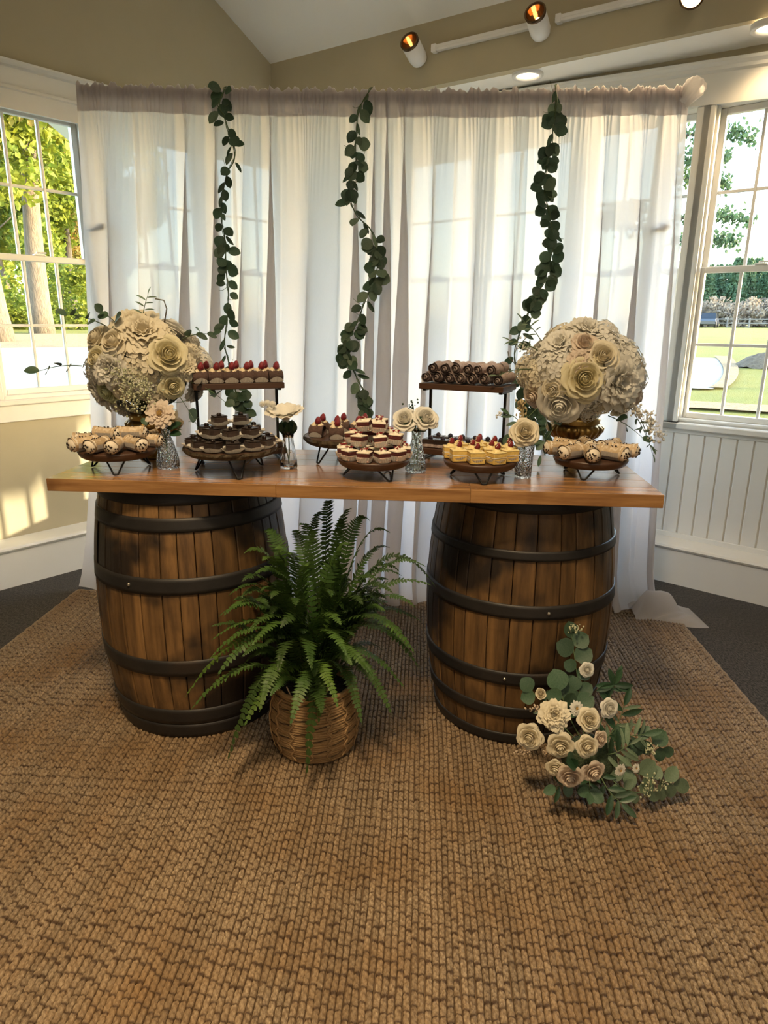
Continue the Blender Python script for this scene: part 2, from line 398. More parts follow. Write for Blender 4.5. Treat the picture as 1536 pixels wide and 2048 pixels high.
def leafy_blobs(h, r, seed, lo=0.25):
    rr = random.Random(seed)
    return [(rr.uniform(-r, r) * .75, rr.uniform(-r, r) * .75, h * rr.uniform(lo, 1.0), r * rr.uniform(.3, .55), r * rr.uniform(.22, .4)) for _ in range(16)]
def trunk_mb(h, r, lean=(0, 0), seed=1, branches=5):
    rr = random.Random(seed); b = MB(); pts = []; rs = []
    for i in range(12):
        t = i / 11; pts.append((lean[0] * t + 0.12 * math.sin(t * 5 + seed), lean[1] * t, h * t - 0.15)); rs.append(r * (1.25 - 0.25 * min(1, t * 8)) * (1 - 0.7 * t))
    b.tube(pts, rs, 12)
    for k in range(branches):
        i = rr.randrange(5, 11); p = Vector(pts[i]); a = rr.uniform(0, 2 * PI); l = h * rr.uniform(.15, .3)
        q = [p + Vector((math.cos(a) * l * t, math.sin(a) * l * t, l * (0.7 * t + .2 * t * t))) for t in (0, .33, .66, 1)]
        b.tube(q, [rs[i] * .5, rs[i] * .38, rs[i] * .25, rs[i] * .1], 6)
    return b
LEAF_ME = [crown(leafy_blobs(12, 4.2, s, 0.2), 9000, 0.24, s).mesh('foliage', m) for s, m in ((1, M_leafy), (2, M_leafy), (3, M_leafo))]
LOW_ME = crown(leafy_blobs(4.5, 3.2, 9, 0.1), 4000, 0.20, 9).mesh('foliage', M_leafy)
def tree(az, d, label, h=13, r=0.3, lean=(0, 0), fol=0, bark=M_bark, fs=1.0, frot=0.0, fz=0.0, br=5):
    t = empty('leafy_tree', polar(az, d)); tag(t, label, 'tree', 'trees on the left beyond the lawn')
    trunk_mb(h, r, lean, int(az * 7 + d), br).build('trunk', bark, t, smooth=True)
    if fol is not None: ob('foliage', LEAF_ME[fol], t, (lean[0] * .6, lean[1] * .6, fz), (0, 0, frot), (fs, fs, fs))
    return t
tree(-26.1, 34, 'tall thick-trunked tree, middle one seen through the left window', 15, 0.44, (1.0, 0), 0, fs=1.0, fz=3.4)
tree(-28.6, 28, 'thick forked trunk at the left edge of the left window', 14, 0.40, (-0.6, 0), 2, fs=0.9, frot=2, fz=3.6)
tree(-23.9, 48, 'thin dark-barked tree at the right edge of the left window', 13, 0.26, (0.3, 0), 1, M_bark2, 1.1, 4, fz=1)
tree(-27.2, 44, 'slim pale leaning trunk between the two thick trees', 11, 0.16, (-2.6, 0), None, br=2)
tree(-30.5, 52, 'yellow-green tree standing farther back at far left', 14, 0.3, (0, 0), 1, fs=1.25, frot=1)
tree(-25.0, 62, 'russet tree far behind the thick trunk', 14, 0.3, (0, 0), 2, M_bark2, 1.35, 3)
tree(-28.0, 66, 'broad yellow-green tree at the back of the grove', 15, 0.3, (0, 0), 0, M_bark2, 1.5, 5)
tree(-22.0, 70, 'yellow-green tree hidden mostly behind the curtain edge', 15, 0.3, (0, 0), 1, M_bark2, 1.4, 2)
for k, (az, d) in enumerate([(-29.6, 40), (-26.9, 50), (-24.6, 42), (-31.5, 46), (-22.6, 52)]):
    s = empty('leafy_shrub', polar(az, d)); tag(s, ['leafy shrub low between the leftmost trunks', 'leafy shrub behind the thick trunk', 'leafy shrub beside the thin dark tree', 'leafy shrub at the outer left of the grove', 'leafy shrub half behind the curtain edge'][k], 'shrub', 'shrubs under the left trees')
    ob('foliage', LOW_ME, s, (0, 0, -0.2), (0, 0, k * 1.3), (1, 1, 0.75)); trunk_mb(2.2, 0.06, (0.2, 0), k, 3).build('stem', M_bark2, s)
NTH = ORD + ['thirteenth', 'fourteenth', 'fifteenth', 'sixteenth', 'seventeenth']
# far tree line beyond the field
def pine_mb(h, seed, n=3200):
    rr = random.Random(seed); b = MB()
    for i in range(n):
        t = rr.uniform(0.12, 1.0); R_ = (1 - t) * h * 0.20 + 0.35; lay = math.floor(t * 9) / 9 + 0.02
        a = rr.uniform(0, 2 * PI); r = R_ * rr.uniform(.2, 1) ** .6
        spray(b, (r * math.cos(a), r * math.sin(a), h * (0.78 * t + 0.22 * lay) + rr.gauss(0, .12) - 0.10 * r), 0.24 * rr.uniform(.6, 1.2), rr, 0.4)
    return b
PINE_ME = [pine_mb(7.2, s).mesh('foliage', M_pine) for s in (21, 22, 23)]
BRUSH_ME = [crown(leafy_blobs(2.8, 2.4, s, 0.1), 700, 0.3, s).mesh('foliage', M_brush) for s in (31, 32)]
TR_ME = trunk_mb(6, 0.16, (0, 0), 3, 0).mesh('trunk', M_bark2)
for k in range(17):
    az = 22.3 + k * 0.62; d = 92 + (k * 37 % 11)
    t = empty('pine_tree', polar(az, d)); tag(t, 'blue-green pine in the far tree line, %s from the left' % NTH[k], 'tree', 'pines of the far tree line')
    ob('trunk', TR_ME, t); s = 0.85 + 0.3 * ((k * 53 % 17) / 17); ob('foliage', PINE_ME[k % 3], t, (0, 0, 0), (0, 0, k), (s * 1.15, s * 1.15, s))
for k in range(12):
    az = 22.5 + k * 0.86; d = 86 + (k * 29 % 5)
    t = empty('brush_shrub', polar(az, d)); tag(t, 'bare brown brush below the far pines, %s from the left' % NTH[k], 'shrub', 'brown brush below the far pines')
    ob('foliage', BRUSH_ME[k % 2], t, (0, 0, -0.2), (0, 0, k * 2.1)); ob('stem', TR_ME, t, (0, 0, 0), (0, 0, 0), (.4, .4, .3))
# nearer tall pine whose branches cross the upper right panes
t = empty('pine_tree', polar(20.4, 24)); tag(t, 'tall pine whose long branches reach across the upper right panes', 'tree')
trunk_mb(15, 0.28, (0, 0), 5, 0).build('trunk', M_bark2, t, smooth=True)
rr = random.Random(5); fb = MB(); bb = MB()
for z, l, a in [(3.2, 2.2, -.2), (3.9, 2.9, .1), (4.1, 1.6, 2.6), (5.0, 2.3, .3), (5.3, 1.9, -1.0), (6.2, 2.5, .05), (6.9, 2.0, 2.9), (7.6, 1.7, .4), (8.4, 2.3, -.3), (9.2, 1.8, 1.2), (9.6, 1.7, -.1), (10.4, 1.4, .5), (3.6, 2.5, 3.3), (7.0, 1.9, -1.9)]:
    pts = [(math.cos(a) * l * q, math.sin(a) * l * q, z + .25 * math.sin(q * 2.6)) for q in (0, .25, .5, .75, 1)]
    bb.tube(pts, [.05, .04, .03, .02, .01], 5)
    for i in range(420):
        q = rr.uniform(.25, 1.05); wd = 0.55 * (1.1 - q) + .12
        spray(fb, (math.cos(a) * l * q + rr.gauss(0, wd * .5), math.sin(a) * l * q + rr.gauss(0, wd * .5), z + .25 * math.sin(q * 2.6) + rr.gauss(0, .13)), .085, rr, .6)
bb.build('branch', M_bark2, t); fb.build('foliage', M_pine, t)
# rail fence, parked car at the field's edge
M_fence = mat('weathered_fence', (0.16, 0.14, 0.12), 0.9, noise=(3, 3), col2=(0.24, 0.21, 0.18))
t = empty('rail_fence', polar(26.5, 80)); tag(t, 'low post and rail fence along the far edge of the field', 'fence'); t.rotation_euler = (0, 0, -math.radians(26.5))
for k in range(12):
    q = MB(); q.box(-11 + 2 * k - .08, -11 + 2 * k + .08, -.08, .08, -.2, 0.95, c=.02); q.build('post', M_fence, t)
for z in (0.42, 0.82):
    q = MB(); q.box(-11, 11, -.04, .04, z - .06, z + .06, c=.02); q.build('rail', M_fence, t)
M_carp = mat('dark_car_paint', (0.03, 0.035, 0.05), 0.25, coat=0.6); M_glassd = mat('dark_car_glass', (0.02, 0.025, 0.03), 0.08); M_tyre = mat('black_rubber', (0.015, 0.015, 0.015), 0.8)
t = empty('parked_car', polar(24.55, 78)); t.rotation_euler = (0, 0, math.radians(60)); tag(t, 'dark car parked far off at the field edge by the window frame', 'car')
q = MB(); sec = [(-1.75, .35, .62), (-1.7, .3, .85), (-.9, .28, .92), (.8, .28, .95), (1.6, .3, .85), (1.75, .38, .6)]
q.grid([[(x, -.78, lo), (x, -.82, (lo + hi) / 2), (x, -.72, hi), (x, .72, hi), (x, .82, (lo + hi) / 2), (x, .78, lo)] for x, lo, hi in sec], closed_v=True)
q.add([(-1.75, y, z) for y, z in ((-.78, .35), (-.72, .62), (.72, .62), (.78, .35))], [(0, 1, 2, 3)]); q.add([(1.75, y, z) for y, z in ((-.78, .38), (-.72, .6), (.72, .6), (.78, .38))], [(3, 2, 1, 0)])
q.build('body', M_carp, t, smooth=False)
q = MB(); q.grid([[(-1.25, y * .72, .9) for y in (-1, 1)], [(-.75, y * .6, 1.4) for y in (-1, 1)], [(.45, y * .6, 1.42) for y in (-1, 1)], [(1.0, y * .72, .93) for y in (-1, 1)]])
for y in (-1, 1): q.add([(-1.25, y * .72, .9), (-.75, y * .6, 1.4), (.45, y * .6, 1.42), (1.0, y * .72, .93)], [(0, 1, 2, 3)])
q.build('cabin', M_glassd, t)
wq = MB(); wq.tube([(0, -.1, 0), (0, .1, 0)], .31, 16); wme = wq.mesh('wheel', M_tyre)
for x in (-1.1, 1.1):
    for y in (-.72, .72): ob('wheel', wme, t, (x, y, .31))

for k, (x, y, h, zc, rb) in enumerate([(14, 3.75, 9, 3.62, 1.9), (30, 13.5, 13, 6.5, 2.6), (34, 19, 14, 6.5, 2.8)]):  # first tree added out of view, crown cut to shade the left wall
    t = empty('leafy_tree', (x, y + (1.2 if k == 0 else 0), gz(math.hypot(x, y)))); tag(t, ['tree standing sunward of the right windows, outside the picture', 'tree outside the picture whose trunk shades the lawn', 'farther tree outside the picture shading the lawn'][k], 'tree')
    trunk_mb(h, .2, (0.0, .2), 60 + k, 4).build('trunk', M_bark2, t, True)
    rr = random.Random(70 + k); fo = MB()
    for i in range(9500 if k == 0 else 2600):
        a = rr.uniform(0, 6.283); r = rb * math.sqrt(rr.random()); q = rr.random() ** 2.4; dx, dy = r * math.cos(a), r * math.sin(a)
        zlo = zc + (1.0 * (dy + .10) if k == 0 else .18 * r) + .16; spray(fo, (dx, dy - (1.2 if k == 0 else 0), zlo - t.location.z + q * (h - zc) * (1 - .25 * r / rb)), .24, rr)
    fo.build('foliage', M_leafy, t)

# ------------------------------------------------------------------ jute rug: one mesh per braid variant, each braid its own part
M_jute = mat('braided_jute', (0.45, 0.345, 0.225), 0.52, noise=(210, 4, .36, .64), col2=(0.21, 0.14, 0.078), bump=(260, 1.0, 0.004), coord='World',
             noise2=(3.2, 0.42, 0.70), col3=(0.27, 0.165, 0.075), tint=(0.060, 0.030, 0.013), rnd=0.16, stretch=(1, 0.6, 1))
RUG_W, RUG_L, PITCH = 3.09, 3.0, 0.01575
rug = empty('jute_rug', (-1.630, 3.375, 0.0), -math.radians(3.0))
tag(rug, 'large braided jute rug, tan rows tied with brown thread, under the barrels', 'rug')
def braid(seed):
    rr = random.Random(seed); b = MB(); col = []; P = []
    cell = 0.039; ph = rr.uniform(0, cell); n = int(RUG_L / 0.0043); ties = []
    y = -ph
    while y < RUG_L + cell: ties.append(y); y += cell * rr.uniform(0.86, 1.14)
    wig = rr.uniform(0, 6)
    for i in range(n + 1):
        y = RUG_L * i / n; dmin = min(abs(y - t) for t in ties)
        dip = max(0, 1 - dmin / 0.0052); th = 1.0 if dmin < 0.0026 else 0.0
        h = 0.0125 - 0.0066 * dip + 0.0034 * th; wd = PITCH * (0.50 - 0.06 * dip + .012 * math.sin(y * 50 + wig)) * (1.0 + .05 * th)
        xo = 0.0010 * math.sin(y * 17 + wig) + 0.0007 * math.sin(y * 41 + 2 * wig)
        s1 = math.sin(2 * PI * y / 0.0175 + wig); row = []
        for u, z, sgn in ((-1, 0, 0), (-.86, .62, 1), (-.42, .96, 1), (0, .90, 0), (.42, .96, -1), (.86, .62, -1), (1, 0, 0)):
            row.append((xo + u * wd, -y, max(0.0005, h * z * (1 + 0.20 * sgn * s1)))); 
            g = 0.85 if abs(u) == 1 else (0.35 * dip + (0.65 * th if abs(u) < 1 else 0)) + (0.42 * max(0, -s1 * sgn) if sgn else (0.25 + .15 * s1))  # thread colour, plus shade painted into row edges, dips and braid grooves
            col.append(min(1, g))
        P.append(row)
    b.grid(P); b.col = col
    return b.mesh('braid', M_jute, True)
BRAIDS = [braid(s) for s in range(6)]
nr = int(RUG_W / PITCH)
for k in range(nr):
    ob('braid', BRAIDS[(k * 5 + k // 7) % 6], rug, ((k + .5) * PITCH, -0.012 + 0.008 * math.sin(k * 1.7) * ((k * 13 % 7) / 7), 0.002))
b = MB(); b.box(0.004, RUG_W - .004, -RUG_L + .01, -0.01, 0.0, 0.0028); b.build('backing', mat('rug_backing', (0.12, 0.075, 0.04), 0.95), rug)
for x in (0.0, RUG_W):
    b = MB(); b.tube([(x + .002 * math.sin(q * 1.9), -RUG_L * q / 120, .0075) for q in range(121)], [.007 + .0012 * math.sin(q * 2.4) for q in range(121)], 7); b.build('edge_binding', M_jute, rug, True)
b = MB(); b.tube([(RUG_W * q / 120, .0015 * math.sin(q * 1.7), .0075) for q in range(121)], [.007 + .0012 * math.sin(q * 2.1) for q in range(121)], 7); b.build('edge_binding', M_jute, rug, True)
RUGZ = 0.0145

# ------------------------------------------------------------------ backdrop: stand, rod and gathered white curtain
def cloth_mat(name, col, tr, alpha):
    m = bpy.data.materials.new(name); m.use_nodes = True; N = m.node_tree; n = N.nodes; L = N.links
    n.remove(n['Principled BSDF'])
    d = n.new('ShaderNodeBsdfDiffuse'); t = n.new('ShaderNodeBsdfTranslucent'); a = n.new('ShaderNodeBsdfTransparent')
    tc = n.new('ShaderNodeTexCoord'); mp = n.new('ShaderNodeMapping'); mp.inputs['Scale'].default_value = (60, 60, 4)
    nz = n.new('ShaderNodeTexNoise'); nz.inputs['Scale'].default_value = 14; nz.inputs['Detail'].default_value = 3
    L.new(tc.outputs['Object'], mp.inputs[0]); L.new(mp.outputs[0], nz.inputs['Vector'])
    mx = n.new('ShaderNodeMix'); mx.data_type = 'RGBA'; mx.inputs[6].default_value = (*[c * 0.93 for c in col], 1); mx.inputs[7].default_value = (*col, 1)
    L.new(nz.outputs['Fac'], mx.inputs[0]); L.new(mx.outputs[2], d.inputs[0]); L.new(mx.outputs[2], t.inputs[0])
    a.inputs[0].default_value = (1, 1, 1, 1)
    x = n.new('ShaderNodeMixShader'); x.inputs[0].default_value = tr; L.new(d.outputs[0], x.inputs[1]); L.new(t.outputs[0], x.inputs[2])
    y = n.new('ShaderNodeMixShader'); y.inputs[0].default_value = alpha; L.new(x.outputs[0], y.inputs[1]); L.new(a.outputs[0], y.inputs[2])
    L.new(y.outputs[0], n['Material Output'].inputs[0]); return m
M_cloth = cloth_mat('white_voile', (0.83, 0.81, 0.815), 0.58, 0.03)
M_cloth2 = cloth_mat('doubled_voile', (0.70, 0.655, 0.665), 0.50, 0.0)  # doubled fabric, colour darkened further for the light the layers hold back
M_pipe = mat('grey_steel_pipe', (0.30, 0.30, 0.31), 0.35, 0.9, noise=(8, 3), col2=(0.38, 0.38, 0.39))
def lerp_tab(z, tab):
    for (z0, a), (z1, c) in zip(tab, tab[1:]):
        if z <= z1: return a + (c - a) * (z - z0) / (z1 - z0)
    return tab[-1][1]
XL = [(0.0, -1.64), (0.10, -1.625), (0.27, -1.585), (0.77, -1.50), (1.71, -1.418), (2.5, -1.352)]
XR = [(0.0, 1.40), (0.10, 1.375), (0.20, 1.355), (0.83, 1.316), (1.72, 1.291), (2.5, 1.238)]
def cy(x): return 3.275 - 0.064 * (x + 0.075)
def ctop(t): return 2.383 - 0.040 * t - 0.075 * t * (1 - t)
rr = random.Random(17); knots = [0.0]
while knots[-1] < 1.0: knots.append(knots[-1] + rr.choice([.020, .036, .05, .07, .10]))
KN = [k / knots[-1] for k in knots]; KA = [rr.uniform(0.55, 1.25) for _ in KN]; KD = [rr.uniform(-.03, .03) for _ in KN]
gk = [0.0]
while gk[-1] < 1.0: gk.append(gk[-1] + rr.uniform(.005, .011))
GK = [k / gk[-1] for k in gk]; GA = [rr.uniform(.5, 1.3) for _ in GK]
import bisect
def fold(t, z):
    tt = min(0.99999, max(0.0, t)); i = max(0, bisect.bisect_right(KN, tt) - 1); f = (tt - KN[i]) / (KN[i + 1] - KN[i])
    j = max(0, bisect.bisect_right(GK, tt) - 1); gf = (tt - GK[j]) / (GK[j + 1] - GK[j])
    top = ctop(t); dz = top - z
    amp = 0.009 + 0.058 * min(1, max(0, dz - .03) / 1.1) ** 0.8
    s = math.sin(2 * PI * f); c = 0.5 - 0.5 * math.cos(2 * PI * f)
    y = -amp * KA[i] * (c ** 0.8 - .5) * 1.3
    x = amp * KA[i] * 0.75 * s + KD[i] * c * min(1.5, dz)
    g = math.exp(-max(0, dz - .035) / .13) * (0.35 if dz < .018 else 1.0)
    y += -0.011 * GA[j] * g * math.sin(PI * gf) + .004 * g
    y += 0.010 * math.sin(t * 9 + 1.3) * min(1, dz) + 0.006 * math.sin(t * 31 + dz * 1.2) * min(1, dz)
    return x, y
def curtain_pt(t, z, off=0.0):
    x0, x1 = lerp_tab(z, XL), lerp_tab(z, XR); x = x0 + (x1 - x0) * t
    fx, fy = fold(t, z); y = cy(x) + fy + off
    if z < 0.10:
        q = (0.10 - z) / 0.10; y -= 0.05 * q * q * (1 + .5 * math.sin(t * 60)); 
    return (x + fx, y, z)
cur = empty('backdrop_curtain', (0, 0, 0)); tag(cur, 'sheer white floor-length curtain gathered on a rod behind the dessert table', 'curtain')
NT = 1300
def sheet(z0f, z1f, nz_, off, power=1.0, ruf=0.0):
    b = MB(); P = []
    for i in range(NT + 1):
        t = i / NT; zt_, zb_ = z1f(t), z0f(t)
        P.append([curtain_pt(t, zb_ + (zt_ - zb_) * (k / nz_) ** power, off) for k in range(nz_ + 1)])
    b.grid(P); return b
ruff = lambda t: ctop(t) + 0.010 + 0.006 * math.sin(t * 370 + 3 * math.sin(t * 37)) + 0.005 * math.sin(t * 191 + 1) + .003 * math.sin(t * 810)
sheet(lambda t: RUGZ + .004 + .004 * math.sin(t * 70), ruff, 64, 0.0, 0.9).build('cloth', M_cloth, cur, True)
sheet(lambda t: ctop(t) - 0.096 - .002 * math.sin(t * 40), lambda t: ruff(t) - .004, 10, -0.004).build('rod_pocket', M_cloth2, cur, True)
sheet(lambda t: ctop(t) - 0.048 - .002 * math.sin(t * 90), lambda t: ruff(t) - .002, 6, 0.006).build('pocket_stitching', M_cloth, cur, True)
# gathered end covering the rod finial
b = MB(); P = []
for i in range(28):
    a = 2 * PI * i / 28; rip = 1 + .16 * math.sin(a * 7)
    P.append([(r * rip * math.cos(a), r * rip * math.sin(a), z) for r, z in ((.026, -.07), (.024, -.045), (.034, -.01), (.042, .018), (.030, .040), (.012, .048))])
b.grid(P, closed_u=True, M=Matrix.Translation((1.262, 3.182, 2.335)) @ Matrix.Rotation(math.radians(35), 4, 'Y'))
b.build('gathered_end', M_cloth, cur, True)
# puddle of cloth on the floor at the right end
b = MB(); P = []
for i in range(61):
    a = i / 60; row = []
    for j in range(33):
        q = j / 32; x = 1.235 + 0.33 * a; yy = 3.215 - 0.17 * q - .02 * a
        env = math.sin(PI * min(1, q * 1.02)) ** .6 * (1 - a ** 2.2) * (0.35 + .65 * min(1, a * 5))
        z = 0.003 + 0.13 * env * (0.80 + 0.75 * mnoise.noise((a * 2.8, q * 3.4 + a * 2, 3.1))) + .012 * env * (1 - abs(math.sin(a * 9 + q * 8 + 2.5 * math.sin(q * 5 + a * 3)))) * 2.2 - .02 * env
        row.append((x, yy + .035 * math.sin(a * 6) * (q - .5) + .05 * a * (0.5 - q), max(.0025, z)))
    P.append(row)
b.grid(P); b.build('puddled_hem', M_cloth, cur, True)
stand = empty('backdrop_stand', (0, 0, 0)); tag(stand, 'grey steel pipe stand and rod hidden behind the white curtain', 'stand')
b = MB(); b.tube([(-1.345 + 2.60 * q, cy(-1.345 + 2.60 * q) + .022, ctop(q) - .016) for q in [i / 20 for i in range(21)]], .013, 10); b.build('rod', M_pipe, stand, True)
for x in (-1.355, 1.17):
    b = MB(); b.tube([(x + (.03 if x < 0 else -.03) * .0, cy(x) + .075, .03), (x, cy(x) + .075, 1.80)], .017, 10); b.tube([(x, cy(x) + .075, 1.78), (x, cy(x) + .045, 2.37 if x < 0 else 2.32)], .012, 10); b.build('pole', M_pipe, stand, True)
    b = MB(); b.tube([(x, cy(x) + .075, 1.77), (x, cy(x) + .075, 1.83)], .025, 10); b.tube([(x, cy(x) + .06, 1.80), (x + .05, cy(x) + .03, 1.81)], .008, 8); b.ball((x + .06, cy(x) + .025, 1.815), .017, 10, 6); b.build('clamp_knob', M_pipe, stand, True)
    b = MB()
    for a in (0.3, 2.4, 4.5): b.tube([(x, cy(x) + .075, .35), (x + .16 * math.cos(a), cy(x) + .2 + .12 * math.sin(a), .035)], .010, 8)
    b.build('tripod_leg', M_pipe, stand, True)

# ------------------------------------------------------------------ barrels
M_oak = mat('charred_oak_stave', (0.225, 0.122, 0.046), 0.45, noise=(9, 8, 0.33, 0.68), col2=(0.062, 0.034, 0.016), stretch=(3.2, 3.2, 0.28),
            noise2=(3.0, 0.485, 0.585), col3=(0.020, 0.014, 0.011), rnd=0.34, bump=(14, 0.35, 0.006), spec=0.4)
M_hoop = mat('black_iron_hoop', (0.020, 0.019, 0.020), 0.5, 0.35, noise=(9, 6), col2=(0.036, 0.032, 0.031), bump=(60, 0.2, 0.002), noise2=(5, 0.58, 0.8), col3=(0.055, 0.036, 0.025))
M_rivet = mat('steel_rivet', (0.5, 0.48, 0.45), 0.35, 0.9)
def barrel(loc, RB, RH, H, hoops, seed, label, rivets, turn=0.0, plate=None):
    root = empty('wooden_barrel', loc); tag(root, label, 'barrel', 'whiskey barrels under the table')
    rr = random.Random(seed)
    rad = lambda z: RH + (RB - RH) * (1 - ((z - H / 2) / (H / 2)) ** 2)
    ws = [rr.choice([.7, .85, 1, 1.1, 1.25]) for _ in range(31)]; tot = sum(ws); a = turn
    for w_ in ws:
        da = 2 * PI * w_ / tot; a0, a1 = a + .0045, a + da - .0045; a += da; b = MB(); P = []
        pr = rr.uniform(-.0008, .0012)
        for k in range(11):
            z = H * k / 10; r = rad(z) + pr
            P.append([(r * .93 * math.cos(a0), r * .93 * math.sin(a0), z), ((r - .0022) * math.cos(a0), (r - .0022) * math.sin(a0), z)] +
                     [(r * math.cos(a0 + (a1 - a0) * t), r * math.sin(a0 + (a1 - a0) * t), z) for t in (.05, .35, .65, .95)] +
                     [((r - .0022) * math.cos(a1), (r - .0022) * math.sin(a1), z), (r * .93 * math.cos(a1), r * .93 * math.sin(a1), z)])
        n = len(P[0]); b.grid(P); m = len(b.v)
        b.f.append(tuple(range(m - n, m))); b.m.append(0)
        b.build('stave', M_oak, root)
    b = MB(); b.lathe([(0, H - .035), (RH * .94, H - .035), (RH * .94, H - .05), (0, H - .05)], 40); b.build('head', M_oak, root)
    b = MB(); b.lathe([(0, .03), (RH * .94, .03), (RH * .94, .045), (0, .045)], 40); b.build('head', M_oak, root)
    hs = []
    for z0, z1 in hoops:
        b = MB(); prof = []
        for k in range(5): z = z0 + (z1 - z0) * k / 4; prof.append((rad(z) + .0045, z))
        prof = [(rad(z0) - .001, z0)] + prof + [(rad(z1) - .001, z1)]
        b.lathe(prof, 72); hs.append((b.build('hoop', M_hoop, root, True), z0, z1))
    for i, ang in rivets:
        h, z0, z1 = hs[i]; z = (z0 + z1) / 2; r = rad(z) + .0045
        b = MB(); b.ball((r * math.cos(ang), r * math.sin(ang), z), .0062, 8, 6); b.build('rivet', M_rivet, h, True)
    if plate:
        a0, a1, z0, z1 = plate; b = MB()
        for rr_ in (.0035,): b.grid([[((rad(z) + rr_) * math.cos(q), (rad(z) + rr_) * math.sin(q), z) for z in [z0 + (z1 - z0) * k / 6 for k in range(7)]] for q in [a0 + (a1 - a0) * k / 5 for k in range(6)]])
        b.build('dark_patch_plate', mat('dark_wood_patch', (0.045, 0.03, 0.018), 0.55, noise=(8, 5), col2=(0.08, 0.05, 0.03)), root)
    return root
BH = 0.878
barrel((-0.690, 2.350, RUGZ), 0.340, 0.293, BH, [(.832, .878), (.748, .793), (.546, .600), (.255, .312), (.058, .118), (.0, .055)], 3,
       'left oak barrel with black hoops and charred staves, partly behind the fern', [(1, PI * 1.02), (2, PI * 1.03), (3, PI * 1.03), (2, -1.95)], 0.2, (PI * 1.085, PI * 1.20, .60, .745))
barrel((0.490, 2.315, RUGZ), 0.330, 0.283, BH, [(.822, .878), (.676, .706), (.484, .530), (.242, .290), (.112, .154), (.0, .042)], 11,
       'right oak barrel with black hoops, behind the white rose spray on the rug', [(2, -1.47), (3, -1.85), (1, -.15), (2, -.12)], 0.05)

# ------------------------------------------------------------------ table slab
M_slab = mat('varnished_plank', (0.40, 0.215, 0.085), 0.24, noise=(10, 7, 0.34, 0.68), col2=(0.20, 0.092, 0.034), stretch=(0.35, 4, 4), rnd=0.22, bump=(30, 0.10, 0.002), coat=0.5, noise2=(2.6, .62, .72), col3=(0.13, 0.055, 0.02))
TZ = 0.932
tab = empty('table_slab', (-0.1175, 1.970, RUGZ + BH), -math.radians(4.4)); tag(tab, 'long varnished wooden plank tabletop resting across the two barrels', 'table')
rr = random.Random(4); TW, TD, TT = 1.855, 0.575, TZ - RUGZ - BH
rows = [0.0, .088, .19, .285, .385, .48, TD]
for i in range(6):
    cuts = [[0, .718, 1.30, TW], [0, .42, 1.12, TW], [0, .9, TW], [0, .55, 1.45, TW], [0, 1.05, TW], [0, .66, 1.3, TW]][i]
    for x0, x1 in zip(cuts, cuts[1:]):
        b = MB(); b.box(x0 - TW / 2 + .0003, x1 - TW / 2 - .0003, rows[i] + .0003, rows[i + 1] - .0003, rr.uniform(0, .0004), TT, c=.0012); b.build('plank', M_slab, tab)

# ------------------------------------------------------------------ flowers and leaves (shared prototypes)
M_white_p = mat('white_petal', (0.86, 0.84, 0.78), 0.6, noise=(30, 3), col2=(0.80, 0.77, 0.68), trans=0.22)
M_cream_p = mat('cream_petal', (0.83, 0.77, 0.62), 0.6, noise=(30, 3), col2=(0.78, 0.70, 0.52), trans=0.22)
M_yell_p = mat('pale_yellow_petal', (0.82, 0.77, 0.56), 0.6, noise=(30, 3), col2=(0.78, 0.70, 0.45), trans=0.22)
M_blush_p = mat('blush_petal', (0.78, 0.68, 0.58), 0.6, noise=(30, 3), col2=(0.74, 0.61, 0.48), trans=0.22)
M_green_p = mat('greenish_petal', (0.66, 0.68, 0.46), 0.6, noise=(30, 3), col2=(0.58, 0.60, 0.36), trans=0.22)
M_goldc = mat('golden_flower_centre', (0.55, 0.36, 0.10), 0.8, noise=(90, 3), col2=(0.35, 0.20, 0.06))
M_stem = mat('green_stem', (0.10, 0.15, 0.06), 0.6, noise=(20, 3), col2=(0.06, 0.10, 0.04))
M_twig = mat('brown_twig', (0.13, 0.11, 0.07), 0.7)
M_euc = mat('eucalyptus_leaf', (0.035, 0.085, 0.045), 0.5, noise=(16, 4), col2=(0.075, 0.125, 0.075), rnd=0.35, trans=0.14)
M_eucl = mat('pale_eucalyptus_leaf', (0.11, 0.17, 0.10), 0.55, noise=(16, 4), col2=(0.17, 0.23, 0.15), rnd=0.3, trans=0.18)
M_lance = mat('dark_lance_leaf', (0.018, 0.055, 0.025), 0.4, noise=(16, 4), col2=(0.04, 0.09, 0.045), rnd=0.35, trans=0.1)
M_seed = mat('pale_seed_buds', (0.55, 0.55, 0.38), 0.7, noise=(60, 2), col2=(0.42, 0.45, 0.28))

def petal(b, th, r0, R_, h0, h1, wid, curl=0.1, cup=0.15, p=1.0, ruf=0.0, rr=R, na=5, nt_=5, droop=0.0, close=0.0):
    P = []; ph = rr.uniform(0, 6); tw = rr.uniform(-.05, .05)
    for i in range(na + 1):
        a = -1 + 2 * i / na; row = []
        for j in range(nt_ + 1):
            t = j / nt_; te = t * (1 - .16 * a * a)
            rad = r0 + (R_ - r0) * te ** p; z = h0 + (h1 - h0) * math.sin(te * PI / 2) - curl * max(0, te - .65) ** 2 * 6 - droop * te * te
            half = wid * math.sin(PI * (.13 + .60 * te)); ang = th + a * half / max(rad, .34 * R_ + .02) + tw * t
            rad -= cup * a * a * R_ * (1 - t * .5); rad *= 1 - close * te ** 2.2
            rad += ruf * math.sin(a * 5 + ph) * te; z += ruf * math.cos(a * 6 + ph) * te
            row.append((rad * math.cos(ang), rad * math.sin(ang), z))
        P.append(row)
    b.grid(P)
